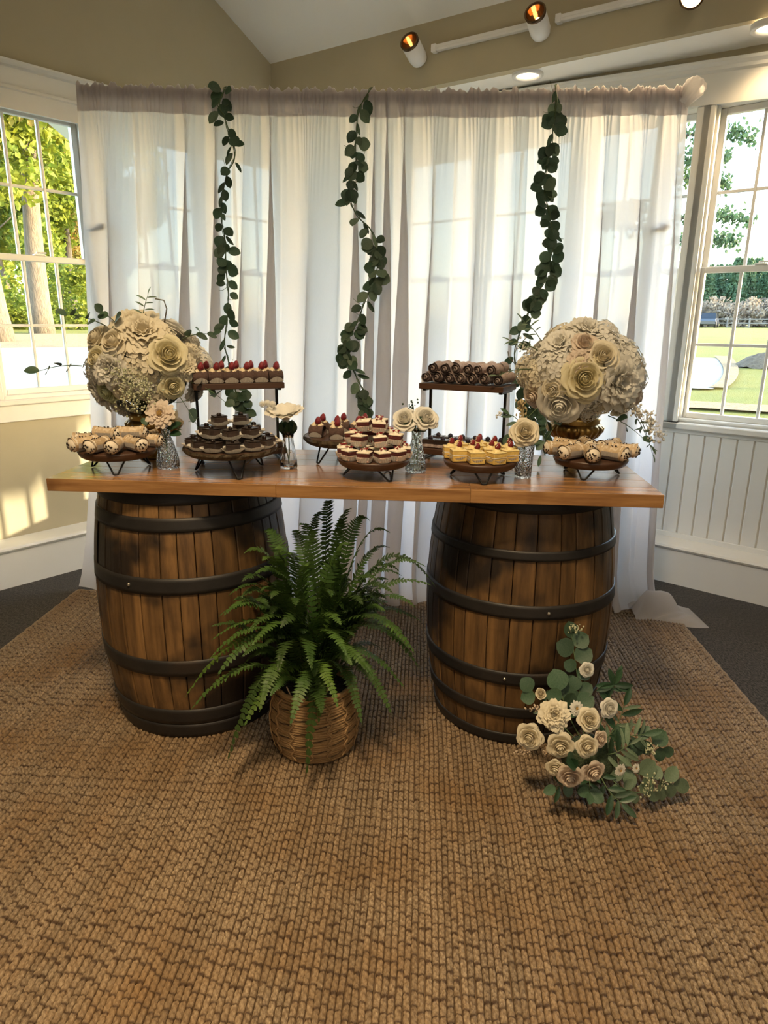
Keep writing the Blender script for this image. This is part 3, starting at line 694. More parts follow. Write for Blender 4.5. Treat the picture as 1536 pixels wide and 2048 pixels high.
def rose_mb(seed, openn=1.0, ruf=.012):
    rr = random.Random(seed); b = MB(); th = 0
    for n, R_, h, cu, w_ in [(2, .10, .74, .0, .10), (3, .19, .76, .0, .20), (3, .30, .76, .01, .28), (4, .43, .74, .03, .34), (5, .58, .68, .07, .40), (5, .76, .56, .12, .46), (6, .93 * openn, .38, .16, .50), (5, 1.0 * openn, .20, .16, .52)]:
        th += .7
        for k in range(n): petal(b, th + 2 * PI * k / n + rr.uniform(-.12, .12), .05 + .25 * R_ * .3, R_ * rr.uniform(.93, 1.05), .0, h * rr.uniform(.94, 1.05), w_, cu, .10, 0.55, ruf, rr, close=max(0, .62 - R_ * .75))
    b.lathe([(0, -.12), (.18, -.10), (.34, 0), (.3, .12), (.16, .5), (.06, .66), (0, .68)], 8); return b
def peony_mb(seed):
    rr = random.Random(seed); b = MB(); th = 0
    for n, R_, h, w_ in [(5, .22, .60, .16), (7, .38, .62, .20), (9, .55, .58, .22), (10, .72, .48, .25), (10, .88, .32, .28), (9, 1.0, .12, .32)]:
        th += .5
        for k in range(n): petal(b, th + 2 * PI * k / n + rr.uniform(-.2, .2), .08, R_ * rr.uniform(.86, 1.1), 0, h * rr.uniform(.85, 1.12), w_, .10, .02, .8, .045, rr)
    b.lathe([(0, -.12), (.2, -.10), (.38, 0), (.3, .1), (0, .15)], 8); return b
def dahlia_mb(seed):
    rr = random.Random(seed); b = MB(); th = 0
    for n, R_, h, w_ in [(7, .34, .36, .11), (10, .55, .32, .13), (12, .78, .24, .15), (13, 1.0, .10, .17)]:
        th += .4
        for k in range(n): petal(b, th + 2 * PI * k / n + rr.uniform(-.08, .08), .10, R_ * rr.uniform(.93, 1.05), .05, h * rr.uniform(.9, 1.1), w_, .05, -.03, .9, .01, rr, 4, 5)
    k0 = 1
    for i in range(34):
        t = i / 34; a = i * 2.4; r = .17 * math.sqrt(t); b.ball((r * math.cos(a), r * math.sin(a), .34 - .3 * r), .035, 5, 3, k=1)
    b.lathe([(0, -.10), (.16, -.08), (.26, .02), (0, .12)], 8); return b
def cup_mb(seed):
    rr = random.Random(seed); b = MB()
    for n, R_, h, o in [(7, .80, .60, 0), (8, 1.0, .50, .4)]:
        for k in range(n): petal(b, o + 2 * PI * k / n, .10, R_ * rr.uniform(.94, 1.05), .0, h * rr.uniform(.92, 1.06), .50, .02, -.02, 1.0, .05, rr, 7, 6)
    for i in range(16): a = i * 2.4; b.ball((.1 * math.cos(a) * (i / 16), .1 * math.sin(a) * (i / 16), .22), .04, 5, 3, k=1)
    b.lathe([(0, -.16), (.14, -.12), (.2, .02), (0, .05)], 8); return b
def hydrangea_mb(seed, n=54):
    rr = random.Random(seed); b = MB()
    for i in range(n):
        z = 1 - (i + .5) / n * 1.25; r = math.sqrt(max(0, 1 - z * z)); a = i * 2.39996
        c = Vector((r * math.cos(a), r * math.sin(a), z * .8)) * rr.uniform(.86, 1.0); M_ = Matrix.Translation(c) @ rotmat(c + Vector((rr.uniform(-.25, .25), rr.uniform(-.25, .25), .15)), roll=rr.uniform(0, 6))
        s = .22 * rr.uniform(.85, 1.2)
        for k in range(4):
            t = k * PI / 2; d = Vector((math.cos(t), math.sin(t), 0)); e = Vector((-math.sin(t), math.cos(t), 0))
            b.add([Vector((0, 0, 0)), d * s * .55 + e * s * .42 + Vector((0, 0, .03)), d * s * 1.05 + e * s * .2 + Vector((0, 0, .0)), d * s * 1.05 - e * s * .2, d * s * .55 - e * s * .42 + Vector((0, 0, .03)), d * s * .6 + Vector((0, 0, -.015))],
                  [(0, 5, 1), (1, 5, 2), (2, 5, 3), (3, 5, 4), (4, 5, 0)], M_)
    b.ball((0, 0, 0), .66, 10, 6, sq=(1, 1, .8)); return b
PROTO = {}
for nm, mk, ms in [('rose', lambda: rose_mb(1), M_white_p), ('rose_cream', lambda: rose_mb(2), M_cream_p), ('rose_yellow', lambda: rose_mb(3), M_yell_p), ('rose_blush', lambda: rose_mb(4), M_blush_p),
                   ('rose_green', lambda: rose_mb(5), M_green_p), ('peony', lambda: peony_mb(6), M_white_p), ('peony_cream', lambda: peony_mb(7), M_cream_p), ('peony_blush', lambda: peony_mb(8), M_blush_p),
                   ('dahlia', lambda: dahlia_mb(9), [M_white_p, M_goldc]), ('dahlia_blush', lambda: dahlia_mb(10), [M_blush_p, M_goldc]), ('cup', lambda: cup_mb(11), [M_white_p, M_seed]),
                   ('hydrangea', lambda: hydrangea_mb(12), M_white_p), ('hydrangea_cream', lambda: hydrangea_mb(13), M_cream_p), ('rosebud', lambda: rose_mb(14, .7), M_cream_p)]:
    PROTO[nm] = mk().mesh(nm, ms, True)
def flower(kind, parent, c, d, r, roll=0.0, name=None, label=None):
    o = ob(name or kind.split('_')[0], PROTO[kind], parent); o.matrix_local = Matrix.Translation(c) @ rotmat(d, roll=roll) @ Matrix.Scale(r, 4)
    if label: o['label'] = label
    return o
def leaf_mb(w_, l, fold=.12, bend=.15, tip=1.0):
    b = MB(); P = []
    n = 7
    for i in range(n + 1):
        t = i / n; h = w_ * math.sin(PI * min(1, max(.0, t)) ** tip) ** .62 if 0 < t < 1 else 0.0005
        P.append([(-h, l * t, fold * h - bend * l * t * t), (-.5 * h, l * t, fold * .42 * h - bend * l * t * t), (0, l * t, -bend * l * t * t - .0006), (.5 * h, l * t, fold * .42 * h - bend * l * t * t), (h, l * t, fold * h - bend * l * t * t)])
    b.grid(P); b.tube([(0, -.22 * l, .0), (0, 0, 0)], .0011, 4, cap=False); return b
LEAF = {}
for nm, a in dict(round=(.5, 1.0, .15, .12, 1.0), oval=(.36, 1.0, .18, .16, 1.0), lance=(.17, 1.0, .3, .14, 1.0), long=(.11, 1.0, .3, .22, 1.0)).items():
    for mn, mm in (('d', M_euc), ('p', M_eucl), ('k', M_lance)):
        LEAF[nm + mn] = leaf_mb(*a).mesh('leaf', mm, True)
def leaf(kind, parent, c, d, nrm, size):
    d = Vector(d).normalized(); n = Vector(nrm); n = (n - d * n.dot(d))
    n = n.normalized() if n.length > 1e-4 else d.orthogonal().normalized(); x = d.cross(n)
    m = Matrix((x, d, n)).transposed().to_4x4()
    o = ob('leaf', LEAF[kind], parent); o.matrix_local = Matrix.Translation(c) @ m @ Matrix.Scale(size, 4); return o
def smooth_path(pts, k=6):
    pts = [Vector(p) for p in pts]; out = []
    for i in range(len(pts) - 1):
        p0, p1, p2, p3 = pts[max(i - 1, 0)], pts[i], pts[i + 1], pts[min(i + 2, len(pts) - 1)]
        for j in range(k):
            t = j / k; out.append(.5 * ((2 * p1) + (p2 - p0) * t + (2 * p0 - 5 * p1 + 4 * p2 - p3) * t * t + (3 * p1 - p0 - 3 * p2 + p3) * t ** 3))
    out.append(pts[-1]); return out

# ------------------------------------------------------------------ eucalyptus garlands on the curtain
GAR = [
 ('leftmost eucalyptus garland, hanging down the curtain above the left two-tier stand', [(-0.698, 2.355), (-0.712, 2.278), (-0.685, 2.211), (-0.656, 2.084), (-0.698, 2.005), (-0.729, 1.853), (-0.717, 1.75), (-0.719, 1.623), (-0.716, 1.471), (-0.743, 1.314), (-0.73, 1.212), (-0.699, 1.061), (-0.662, 1.038), (-0.678, 0.962)]),
 ('middle eucalyptus garland, the most curved, ending behind the red velvet squares', [(-0.075, 2.345), (-0.12, 2.254), (-0.134, 2.13), (-0.134, 2.033), (-0.165, 1.954), (-0.134, 1.853), (-0.068, 1.788), (-0.039, 1.688), (-0.045, 1.604), (-0.083, 1.514), (-0.136, 1.387), (-0.187, 1.275), (-0.148, 1.185), (-0.113, 1.117), (-0.087, 1.047), (-0.099, 0.958)]),
 ('rightmost eucalyptus garland, ending behind the right flower urn', [(0.700, 2.345), (0.69, 2.2), (0.677, 2.087), (0.667, 1.971), (0.694, 1.852), (0.721, 1.752), (0.701, 1.607), (0.644, 1.48), (0.601, 1.35), (0.585, 1.251), (0.648, 1.082), (0.713, 0.956), (0.759, 0.862)])]
for gi, (lb, pts) in enumerate(GAR):
    rr = random.Random(40 + gi); g = empty('eucalyptus_garland', (pts[0][0], cy(pts[0][0]) - .04, pts[0][1])); tag(g, lb, 'garland', 'eucalyptus garlands on the curtain')
    o3 = Vector(g.location); pth = [Vector((x, cy(x) - .078, z)) - o3 for x, z in pts]; pth[0].y += .055; pth.insert(0, pth[0] + Vector((.004, .045, .022))); sp = smooth_path(pth)
    b = MB(); b.tube(sp, [.0026] * len(sp), 5); b.tube([p + Vector((.006 * math.sin(i * .9), -.004, 0)) for i, p in enumerate(sp)], [.0016] * len(sp), 4); b.build('stem', M_stem, g, True)
    acc = 0; nxt = .06; side = 1; tot = sum((q - p).length for p, q in zip(sp, sp[1:])); run = 0
    for p, q in zip(sp, sp[1:]):
        l = (q - p).length; run += l
        while acc + l > nxt:
            f = (nxt - acc) / l; c = p + (q - p) * f; dens = mnoise.noise((run * 5.5 + gi * 9, 1.7, gi)); 
            for rep in range(3 if dens > .22 else 2 if dens > -.05 else 1):
                side = -side; up = rr.uniform(-1.5, .1); out = side * rr.uniform(.12, .95); fw = rr.uniform(-.85, -.1)
                rnd_ = dens + rr.uniform(-.22, .22) > .04; s = rr.uniform(.036, .060) if rnd_ else rr.uniform(.042, .062)
                kd = ('round' if rnd_ else rr.choice(['oval', 'oval', 'lance'])) + ('p' if rr.random() < (.30 if gi == 1 else .12) else 'd')
                d = Vector((out, fw * .5, up)).normalized(); off = d * s * .20
                leaf(kd, g, c + off, d, (rr.uniform(-.7, .7), -1, rr.uniform(-.3, .7)), s)
            nxt += rr.uniform(.020, .038)
        acc += l
    b = MB()
    for k in range(16):
        c = sp[rr.randrange(8, len(sp))]; d = Vector((rr.uniform(-1, 1), -.3, rr.uniform(-.8, .6))).normalized() * rr.uniform(.03, .06)
        b.tube([c, c + d * .6, c + d + Vector((0, 0, .01))], .0009, 4)
    o = b.build('twig', M_stem, g); o['kind'] = 'stuff'

# ------------------------------------------------------------------ fern in a rope basket
M_rope = mat('natural_rope', (0.46, 0.295, 0.14), 0.85, noise=(120, 4), col2=(0.34, 0.20, 0.085), bump=(200, .8, .003), rnd=.14, stretch=(1, 1, 4))
M_soil = mat('dark_potting_soil', (0.010, 0.008, 0.007), 1.0, noise=(60, 4), col2=(0.03, 0.022, 0.016), bump=(60, 1, .02))
M_frond = mat('fern_frond', (0.030, 0.075, 0.014), 0.55, noise=(9, 4), col2=(0.065, 0.125, 0.022), rnd=.42, trans=.18)
M_frondl = mat('bright_fern_frond', (0.10, 0.17, 0.022), 0.55, noise=(9, 4), col2=(0.06, 0.13, 0.02), rnd=.25, trans=.22)
fern = empty('potted_fern', (-0.228, 2.040, RUGZ)); tag(fern, 'lush green fern in a woven rope basket on the rug between the barrels', 'plant')
def bprof(z): t = z / .228; return .112 + .036 * math.sin(PI * min(1, .15 + t * .72)) + .0 * t
b = MB(); b.lathe([(0, .004), (.108, .004)] + [(bprof(z) - .006, z) for z in [.01 + .217 * k / 8 for k in range(9)]] + [(bprof(.227) - .012, .227), (bprof(.19) - .014, .19), (0, .19)], 40); bk = b.build('basket', M_rope, fern, True)
NR_ = 27
for k in range(NR_):
    z = .006 + .222 * k / (NR_ - 1); r = bprof(z) - .002; b = MB(); n = 54
    b.tube([(( r + .0008 * math.sin(i * 2.7 + k)) * math.cos(2 * PI * i / n), (r + .0008 * math.sin(i * 2.7 + k)) * math.sin(2 * PI * i / n), z + .0010 * math.sin(i * .8 + k * 2)) for i in range(n)], .0046, 6, closed=True)
    b.build('rope_coil', M_rope, bk, True)
b = MB(); n = 60; r = bprof(.227)
b.tube([(r * math.cos(2 * PI * i / n), r * math.sin(2 * PI * i / n), .231 + .002 * math.sin(i * 2.1)) for i in range(n)], .0075, 7, closed=True); b.build('rim_rope', M_rope, bk, True)
for k in range(15):
    a0 = 2 * PI * k / 15 + .1; pts = []
    for i in range(41):
        t = i / 40; z = .010 + .208 * t; zig = abs(((t * 4.5 + (k % 2) * .5) % 1) - .5) * 2
        pts.append(((bprof(z) + .0052) * math.cos(a0 + .12 * (zig - .5)), (bprof(z) + .0052) * math.sin(a0 + .12 * (zig - .5)), z))
    b = MB(); b.tube(pts, .0030, 5); b.build('rope_stitch', M_rope, bk, True)
M_gap = mat('dark_weave_gap', (0.07, 0.040, 0.018), 0.9)  # dark strips laid on to paint the shade in the weave gaps
b = MB()
for k in range(15):
    for q in range(5):
        z = .028 + .208 / 4.5 * (q + (0.5 if k % 2 else 0.0)); 
        if z > .215: continue
        a0 = 2 * PI * (k + .5) / 15 + .1; b.tube([((bprof(z) + .0030) * math.cos(a0 + u * .15), (bprof(z) + .0030) * math.sin(a0 + u * .15), z + .003 * math.sin(u * 2)) for u in (-1, -.5, 0, .5, 1)], .0018, 5)
o = b.build('weave_shadow_cord', M_gap, bk); o['kind'] = 'stuff'
b = MB(); b.lathe([(0, .212), (.06, .208), (bprof(.2) - .016, .198)], 24, wob=lambda a: 1); b.build('soil', M_soil, fern, True)
def frond(base, ctl, tip, n=36, wmax=.036, bright=False, seed=0, twist=0.0):
    rr = random.Random(seed); B, C, T = Vector(base), Vector(ctl), Vector(tip); pts = []
    for i in range(n + 1):
        t = i / n; pts.append(B * (1 - t) ** 2 + C * 2 * t * (1 - t) + T * t * t)
    b = MB(); b.tube(pts, [.0022 * (1 - .75 * i / n) for i in range(n + 1)], 4)
    for i in range(int(n * .18), n):
        t = i / n; tg = (pts[i + 1] - pts[i - 1]).normalized(); sd = tg.cross(Vector((math.sin(twist), 0, math.cos(twist))))
        if sd.length < .05: sd = tg.cross(Vector((0, 1, 0)))
        sd.normalize(); up = sd.cross(tg)
        q = (t - .18) / .82; wl_ = wmax * (math.sin(PI * min(1, q * .96 + .05)) ** .55) * (1 - .45 * q) * 1.25; hw = (pts[i + 1] - pts[i]).length * .40 + .0009
        for s in (-1, 1):
            l = wl_ * rr.uniform(.85, 1.1); d = (sd * s + tg * .28 + up * rr.uniform(-.25, .12)).normalized(); p = pts[i]; e = tg
            b.add([p - e * hw * .8, p + d * l * .5 - e * hw + up * .001, p + d * l, p + d * l * .5 + e * hw * .9 + up * .001, p + e * hw * .8], [(0, 1, 3, 4), (1, 2, 3)])
    return b.build('frond', M_frondl if bright else M_frond, fern)
FT = [  # tips seen against the curtain, barrels and basket: (x, y, z, arch height, width) in room coordinates
 (-.168, 2.04, .856, .10, .032), (-.205, 2.16, .80, .04, .034), (-.100, 2.02, .848, .02, .036), (-.128, 2.08, .800, .02, .034), (-.045, 2.12, .78, .13, .030), (.165, 2.00, .600, .33, .034), (.150, 1.98, .615, .10, .036),
 (.115, 1.92, .36, .30, .034), (.10, 1.90, .42, .24, .036), (.06, 2.1, .60, .12, .034), (.02, 2.12, .69, .08, .034), (-.30, 2.14, .74, .05, .034), (-.34, 2.0, .70, .08, .034), (-.40, 1.95, .655, .10, .036), (-.47, 1.92, .60, .12, .036),
 (-.50, 1.90, .54, .13, .034), (-.46, 1.93, .48, .12, .034), (-.600, 1.84, .30, .33, .036), (-.585, 1.83, .26, .24, .036), (-.53, 1.86, .41, .24, .034), (-.47, 1.78, .11, .30, .040), (-.42, 1.80, .22, .26, .036), (-.36, 1.76, .30, .22, .036),
 (-.225, 1.74, .09, .32, .040), (-.27, 1.75, .26, .22, .036), (-.19, 1.79, .24, .26, .034), (-.13, 1.78, .30, .22, .034), (-.06, 1.82, .22, .26, .032), (.03, 1.86, .23, .28, .032), (.07, 1.90, .30, .26, .032), (-.02, 1.84, .36, .20, .034),
 (-.44, 2.02, .70, .10, .034), (-.36, 1.90, .72, .06, .036), (-.43, 1.90, .60, .10, .038), (-.36, 1.86, .64, .05, .038), (-.28, 1.90, .74, .05, .036), (-.48, 1.88, .55, .14, .036), (-.40, 1.84, .52, .12, .038), (.03, 1.90, .62, .10, .036), (.10, 1.93, .56, .14, .036), (-.02, 1.86, .68, .06, .036), (-.22, 1.86, .72, .03, .036), (.06, 1.84, .52, .14, .036), (-.30, 1.82, .54, .10, .038), (-.12, 1.80, .56, .08, .036), (.13, 1.97, .68, .12, .032), (.02, 2.06, .76, .10, .032), (-.38, 2.06, .76, .08, .034), (-.42, 1.88, .66, .08, .034), (-.26, 2.0, .80, .06, .034), (-.33, 1.95, .74, .06, .034), (-.10, 2.0, .74, .06, .034), (.05, 1.98, .66, .12, .032), (-.52, 1.88, .47, .16, .034), (-.50, 1.84, .37, .24, .034), (.12, 1.96, .50, .16, .032), (.08, 1.86, .46, .16, .032), (-.30, 1.74, .44, .16, .036), (-.20, 1.72, .46, .15, .036), (-.10, 1.76, .48, .14, .036), (-.38, 1.78, .50, .14, .036), (-.25, 1.80, .62, .06, .036), (-.15, 1.82, .64, .06, .036), (-.33, 1.85, .62, .08, .036), (-.06, 1.86, .60, .08, .036), (.00, 1.95, .56, .12, .034)]
fb_ = Vector(fern.location)
for i, (x, y, z, ah, wd) in enumerate(FT):
    rr = random.Random(100 + i); t = Vector((x, y, z)) - fb_; a = rr.uniform(0, 6.28)
    base = Vector((.05 * math.cos(a), .05 * math.sin(a), .20)); c = base * .45 + t * .55; c.z = max(base.z, t.z) + ah; c.x = base.x + (t.x - base.x) * .42; c.y = base.y + (t.y - base.y) * .42
    frond(base, c, t, int(30 + t.length * 18), wd, i in (17, 21, 22, 26, 31, 32, 25), i, rr.uniform(-.4, .4))
for i in range(60):
    rr = random.Random(300 + i); a = rr.uniform(0, 2 * PI); el = rr.uniform(.2, 1.25); L_ = rr.uniform(.26, .46)
    t = Vector((math.cos(a) * math.cos(el) * L_, math.sin(a) * math.cos(el) * L_ * .8, .24 + math.sin(el) * L_ * .95)); base = Vector((.055 * math.cos(a), .055 * math.sin(a), .20))
    if t.x < -.22 or t.x > .25: t.x *= .85
    c = base * .55 + t * .45; c.z = t.z + rr.uniform(.04, .13); frond(base, c, t, 36, .034, False, 500 + i, rr.uniform(-.5, .5))
for p0, p1 in (((-.06, -.08, .20), (-.075, -.118, .275)), ((.04, -.07, .2), (.055, -.11, .27))):
    b = MB(); b.tube([p0, p1], .0022, 5); b.build('bare_stalk', mat('pale_dry_stalk', (0.45, 0.36, 0.24), 0.8), fern)

# ------------------------------------------------------------------ gold urns and their bouquets
M_gold = mat('antique_gold', (0.42, 0.27, 0.085), 0.34, 0.92, noise=(22, 5), col2=(0.20, 0.12, 0.04), bump=(50, .15, .002))
def urn(loc, rot, label):
    u = empty('gold_urn', loc, rot); tag(u, label, 'urn', 'gold footed urns holding flowers')
    b = MB(); b.lathe([(0, 0), (.058, 0), (.058, .008), (.050, .014), (.030, .024), (.022, .034)], 32); b.build('foot', M_gold, u, True)
    b = MB(); b.lathe([(.022, .034), (.020, .046), (.030, .052), (.030, .058), (.022, .064)], 32); b.build('stem', M_gold, u, True)
    b = MB(); prof = [(.022, .064), (.050, .072), (.080, .090), (.096, .112), (.098, .124), (.090, .133), (.082, .137)]
    P = []
    for i in range(160):
        a = 2 * PI * i / 160; row = []
        for r, z in prof:
            t = max(0, min(1, (z - .068) / .02)) * max(0, min(1, (.136 - z) / .012)); w_ = 1 + t * .065 * (abs(math.sin(a * 11)) ** .7 - .6); row.append((r * w_ * math.cos(a), r * w_ * math.sin(a), z))
        P.append(row)
    b.grid(P, closed_u=True); b.build('fluted_bowl', M_gold, u, True)
    b = MB(); b.lathe([(.082, .135), (.084, .150), (.081, .163), (.074, .162), (.072, .12), (0, .10)], 40); b.build('rim', M_gold, u, True)
    return u
UZ = TZ + .0008
urn((-0.815, 2.400, UZ), .1, 'left gold urn under the cream bouquet, behind the left cannoli stand')
urn((0.668, 2.385, UZ), .3, 'right gold urn under the white bouquet, behind the right cannoli stand')
def baby(b, c, d, n, spread, rr, rad=.0035):
    for i in range(n):
        p = Vector(c) + Vector((rr.gauss(0, 1), rr.gauss(0, 1), rr.gauss(0, 1))) * spread
        b.ball(p, rad * rr.uniform(.6, 1.3), 5, 3)
def sprig(parent, base, d, L_, kind, rr, nleaf=8, size=.035, name='sprig_stem'):
    base = Vector(base); d = Vector(d).normalized(); pts = [base + d * L_ * t + Vector((0, 0, -.25 * L_ * t * t)) for t in [i / 6 for i in range(7)]]
    b = MB(); b.tube(pts, [.0018 * (1 - .1 * i) for i in range(7)], 4); b.build(name, M_stem, parent, True)
    for i in range(nleaf):
        t = .25 + .75 * i / max(1, nleaf - 1); p = base + d * L_ * t + Vector((0, 0, -.25 * L_ * t * t)); s = -1 if i % 2 else 1
        sd = d.cross(Vector((0, .6, 1))).normalized() * s; dd = (d * .5 + sd).normalized() if i < nleaf - 1 else d
        leaf(kind, parent, p, dd, (rr.uniform(-.5, .5), -.8, .8), size * rr.uniform(.75, 1.15))
def bouquet(loc, pc, blooms, S, rx, ry, rz, label, seed):
    rr = random.Random(seed); t = empty('flower_bouquet', loc); tag(t, label, 'flowers', 'round bouquets in the gold urns')
    for k, (px, py, rp, kind) in enumerate(blooms):
        r = rp / S; u, v = (px - pc[0]) / (rx * S), (py - pc[1]) / (rz * S); q = min(.98, u * u + v * v)
        n = Vector((u * .95, -math.sqrt(1 - q) * 1.0, -v * .95)).normalized()
        c = Vector(((px - pc[0]) / S, -math.sqrt(1 - q) * ry, -(py - pc[1]) / S)) - n * r * (.72 if kind.startswith('hydr') else .30)
        flower(kind, t, c, n + Vector((rr.uniform(-.15, .15), -.25, .12)), r * 1.08, rr.uniform(0, 6))
    for k in range(16):                                # the side away from the table front
        a = .35 + 2.45 * k / 15; el = [.1, .6, 1.05][k % 3]; n = Vector((math.cos(a) * math.cos(el), math.sin(a) * math.cos(el), math.sin(el)))
        flower(['hydrangea', 'peony', 'rose', 'hydrangea_cream'][k % 4], t, Vector((n.x * rx * .82, n.y * ry * .78, n.z * rz * .82 - .01)), n, .06, k)
    b = MB(); b.ball((0, 0, -.035), 1, 16, 10, sq=(rx * .62, ry * .62, rz * .70)); b.tube([(0, 0, -rz * .55), (0, 0, -rz * .95)], .05, 12); b.build('leafy_core', mat('dark_greenery', (0.03, 0.055, 0.025), 0.8, noise=(60, 4), col2=(0.07, 0.10, 0.05), bump=(60, 1, .03)), t, True)
    return t, rr
S = 590.
bl = [(187,742,40,'hydrangea'),(192,790,42,'peony'),(228,822,36,'peony'),(250,688,32,'rose_cream'),(206,682,30,'rose_cream'),(300,668,52,'peony_cream'),(350,712,42,'rose_yellow'),(258,778,23,'rose_cream'),(224,783,26,'rose_green'),
      (305,722,46,'hydrangea_cream'),(352,772,27,'rose_yellow'),(375,735,30,'peony_cream'),(240,738,42,'peony'),(270,650,40,'peony_cream'),(335,676,40,'hydrangea_cream'),(215,720,28,'rose_yellow'),(290,770,36,'hydrangea'),(320,800,26,'hydrangea_cream'),(380,790,24,'peony'),(175,765,26,'hydrangea'),(262,640,26,'hydrangea_cream'),(390,705,20,'hydrangea_cream')]
t, rr = bouquet((-0.815, 2.400, 1.255), (283, 735), bl, S, .205, .185, .165, 'left round bouquet of cream and ivory flowers with small filler buds in its gold urn', 3)
b = MB()
for px, py in ((285, 760), (300, 790), (265, 745), (310, 770), (280, 800)): baby(b, ((px - 283) / S, -.20, -(py - 735) / S), None, 60, .022, rr)
for k in range(30): a = rr.uniform(0, 6.3); b.tube([(.02, -.14, -.10), (.02 + .05 * math.cos(a), -.205, -.06 + .05 * math.sin(a))], .0007, 3)
o = b.build('filler_buds', M_seed, t, True); o['kind'] = 'stuff'
for (x, z, dx, dz, kd, n, s) in [(-.10, .13, -.5, .35, 'oval', 5, .042), (.02, .14, .35, 1.0, 'long', 7, .03), (.15, .09, .8, .35, 'oval', 5, .040), (-.19, .0, -1, .15, 'oval', 4, .045), (.12, -.09, .5, -.5, 'round', 4, .05), (-.03, .10, -.3, .6, 'round', 4, .04), (-.06, -.05, .4, -.4, 'oval', 4, .04), (.17, -.05, .9, -.2, 'round', 4, .042)]:
    sprig(t, (x, -.10, z), (dx, -.35, dz), .13, kd + ('d' if kd != 'long' else 'p'), rr, n, s)
b = MB(); b.tube([(.085, -.08, .13), (.105, -.10, .185), (.098, -.10, .21), (.07, -.10, .215)], .0022, 5); b.build('curled_tendril', M_twig, t, True)
br = [(1137,755,44,'rose_yellow'),(1102,805,46,'rose'),(1210,762,56,'peony'),(1172,714,36,'rose_cream'),(1080,728,48,'hydrangea'),(1140,690,27,'rose_blush'),(1195,682,42,'hydrangea'),(1095,690,36,'peony'),(1250,722,46,'hydrangea'),(1268,755,40,'hydrangea'),
      (1230,808,28,'rose_cream'),(1262,795,26,'rose_blush'),(1160,800,32,'hydrangea'),(1058,795,26,'rose_blush'),(1045,757,36,'hydrangea_cream'),(1152,664,42,'peony'),(1232,692,40,'hydrangea'),(1172,838,24,'hydrangea'),(1085,778,24,'rose_cream'),(1195,812,24,'hydrangea_cream'),(1205,655,30,'hydrangea'),(1110,660,30,'hydrangea_cream'),(1130,720,26,'peony_blush')]
t, rr = bouquet((0.668, 2.385, 1.238), (1158, 752), br, S, .215, .185, .165, 'right round bouquet of white roses and hydrangeas with trailing sprigs in its gold urn', 5)
b = MB()
for k in range(26):
    q = k / 26; p = Vector((.14 + .09 * q, -.14 - .03 * q, -.09 - .10 * q * q)); b.tube([p, p + Vector((rr.uniform(-.02, .02), -.01, rr.uniform(-.03, 0)))], .0008, 3); baby(b, p + Vector((rr.uniform(-.02, .02), -.01, -.01)), None, 6, .010, rr, .0042)
for k in range(18):
    q = k / 18; p = Vector((-.14 - .08 * q, -.06, .06 + .03 * q)); baby(b, p, None, 5, .014, rr, .0038)
o = b.build('filler_buds', M_white_p, t, True); o['kind'] = 'stuff'
for (x, z, dx, dz, kd, n, s) in [(-.17, .08, -.8, .5, 'longp', 8, .036), (-.19, .02, -1, .1, 'longp', 7, .034), (-.16, .11, -.6, .8, 'longp', 7, .032), (.15, -.10, .6, -.8, 'lancep', 8, .034), (.18, -.12, .5, -1, 'longp', 8, .03), (-.12, -.12, -.2, -.9, 'lanced', 6, .05), (-.15, -.10, -.6, -.4, 'ovald', 5, .042), (.08, -.13, .9, -.3, 'ovald', 4, .045), (-.05, -.11, -.6, -.5, 'ovald', 4, .045)]:
    sprig(t, (x, -.10, z), (dx, -.3, dz), .12, kd, rr, n, s)
b = MB(); b.tube([(-.20, -.05, .03), (-.235, -.06, .035), (-.255, -.06, .055), (-.26, -.06, .075)], .0016, 5); b.build('bare_twig', M_twig, t, True)

# ------------------------------------------------------------------ bud vases with single stems
def glass_mat(name, col, bump):
    m = bpy.data.materials.new(name); m.use_nodes = True; N = m.node_tree; p = N.nodes['Principled BSDF']
    p.inputs['Base Color'].default_value = (*col, 1); p.inputs['Transmission Weight'].default_value = 1.0; p.inputs['Roughness'].default_value = 0.02; p.inputs['IOR'].default_value = 1.45
    if bump:
        tc = N.nodes.new('ShaderNodeTexCoord'); mp = N.nodes.new('ShaderNodeMapping'); mp.inputs['Scale'].default_value = (1, 1, .8); v = N.nodes.new('ShaderNodeTexVoronoi'); v.inputs['Scale'].default_value = bump
        bm = N.nodes.new('ShaderNodeBump'); bm.inputs['Strength'].default_value = .9; bm.inputs['Distance'].default_value = .003
        N.links.new(tc.outputs['Object'], mp.inputs[0]); N.links.new(mp.outputs[0], v.inputs['Vector']); N.links.new(v.outputs['Distance'], bm.inputs['Height']); N.links.new(bm.outputs[0], p.inputs['Normal'])
    return m
M_gl1 = glass_mat('clear_pressed_glass', (0.97, 0.985, 0.98), 190); M_gl2 = glass_mat('clear_smooth_glass', (0.98, 0.99, 0.99), 0); M_gl3 = glass_mat('green_tinted_pressed_glass', (0.90, 0.96, 0.94), 150)
def vase(loc, prof, m, label, flute=0):
    v = empty('bud_vase', loc); tag(v, label, 'vase', 'glass bud vases on the table')
    H_ = prof[-1][1]; inner = [(max(.002, r - .0028), max(.007, z)) for r, z in reversed(prof)]
    b = MB(); b.lathe([(0, 0)] + prof + inner + [(0, .007)], 36, wob=(lambda a: 1 + flute * math.cos(a * 9)) if flute else None); b.build('glass_body', m, v, True)
    b = MB(); b.tube([((prof[-1][0] - .0014) * math.cos(2 * PI * i / 28), (prof[-1][0] - .0014) * math.sin(2 * PI * i / 28), H_) for i in range(28)], .0024, 6, closed=True); b.build('lip', m, v, True)
    return v
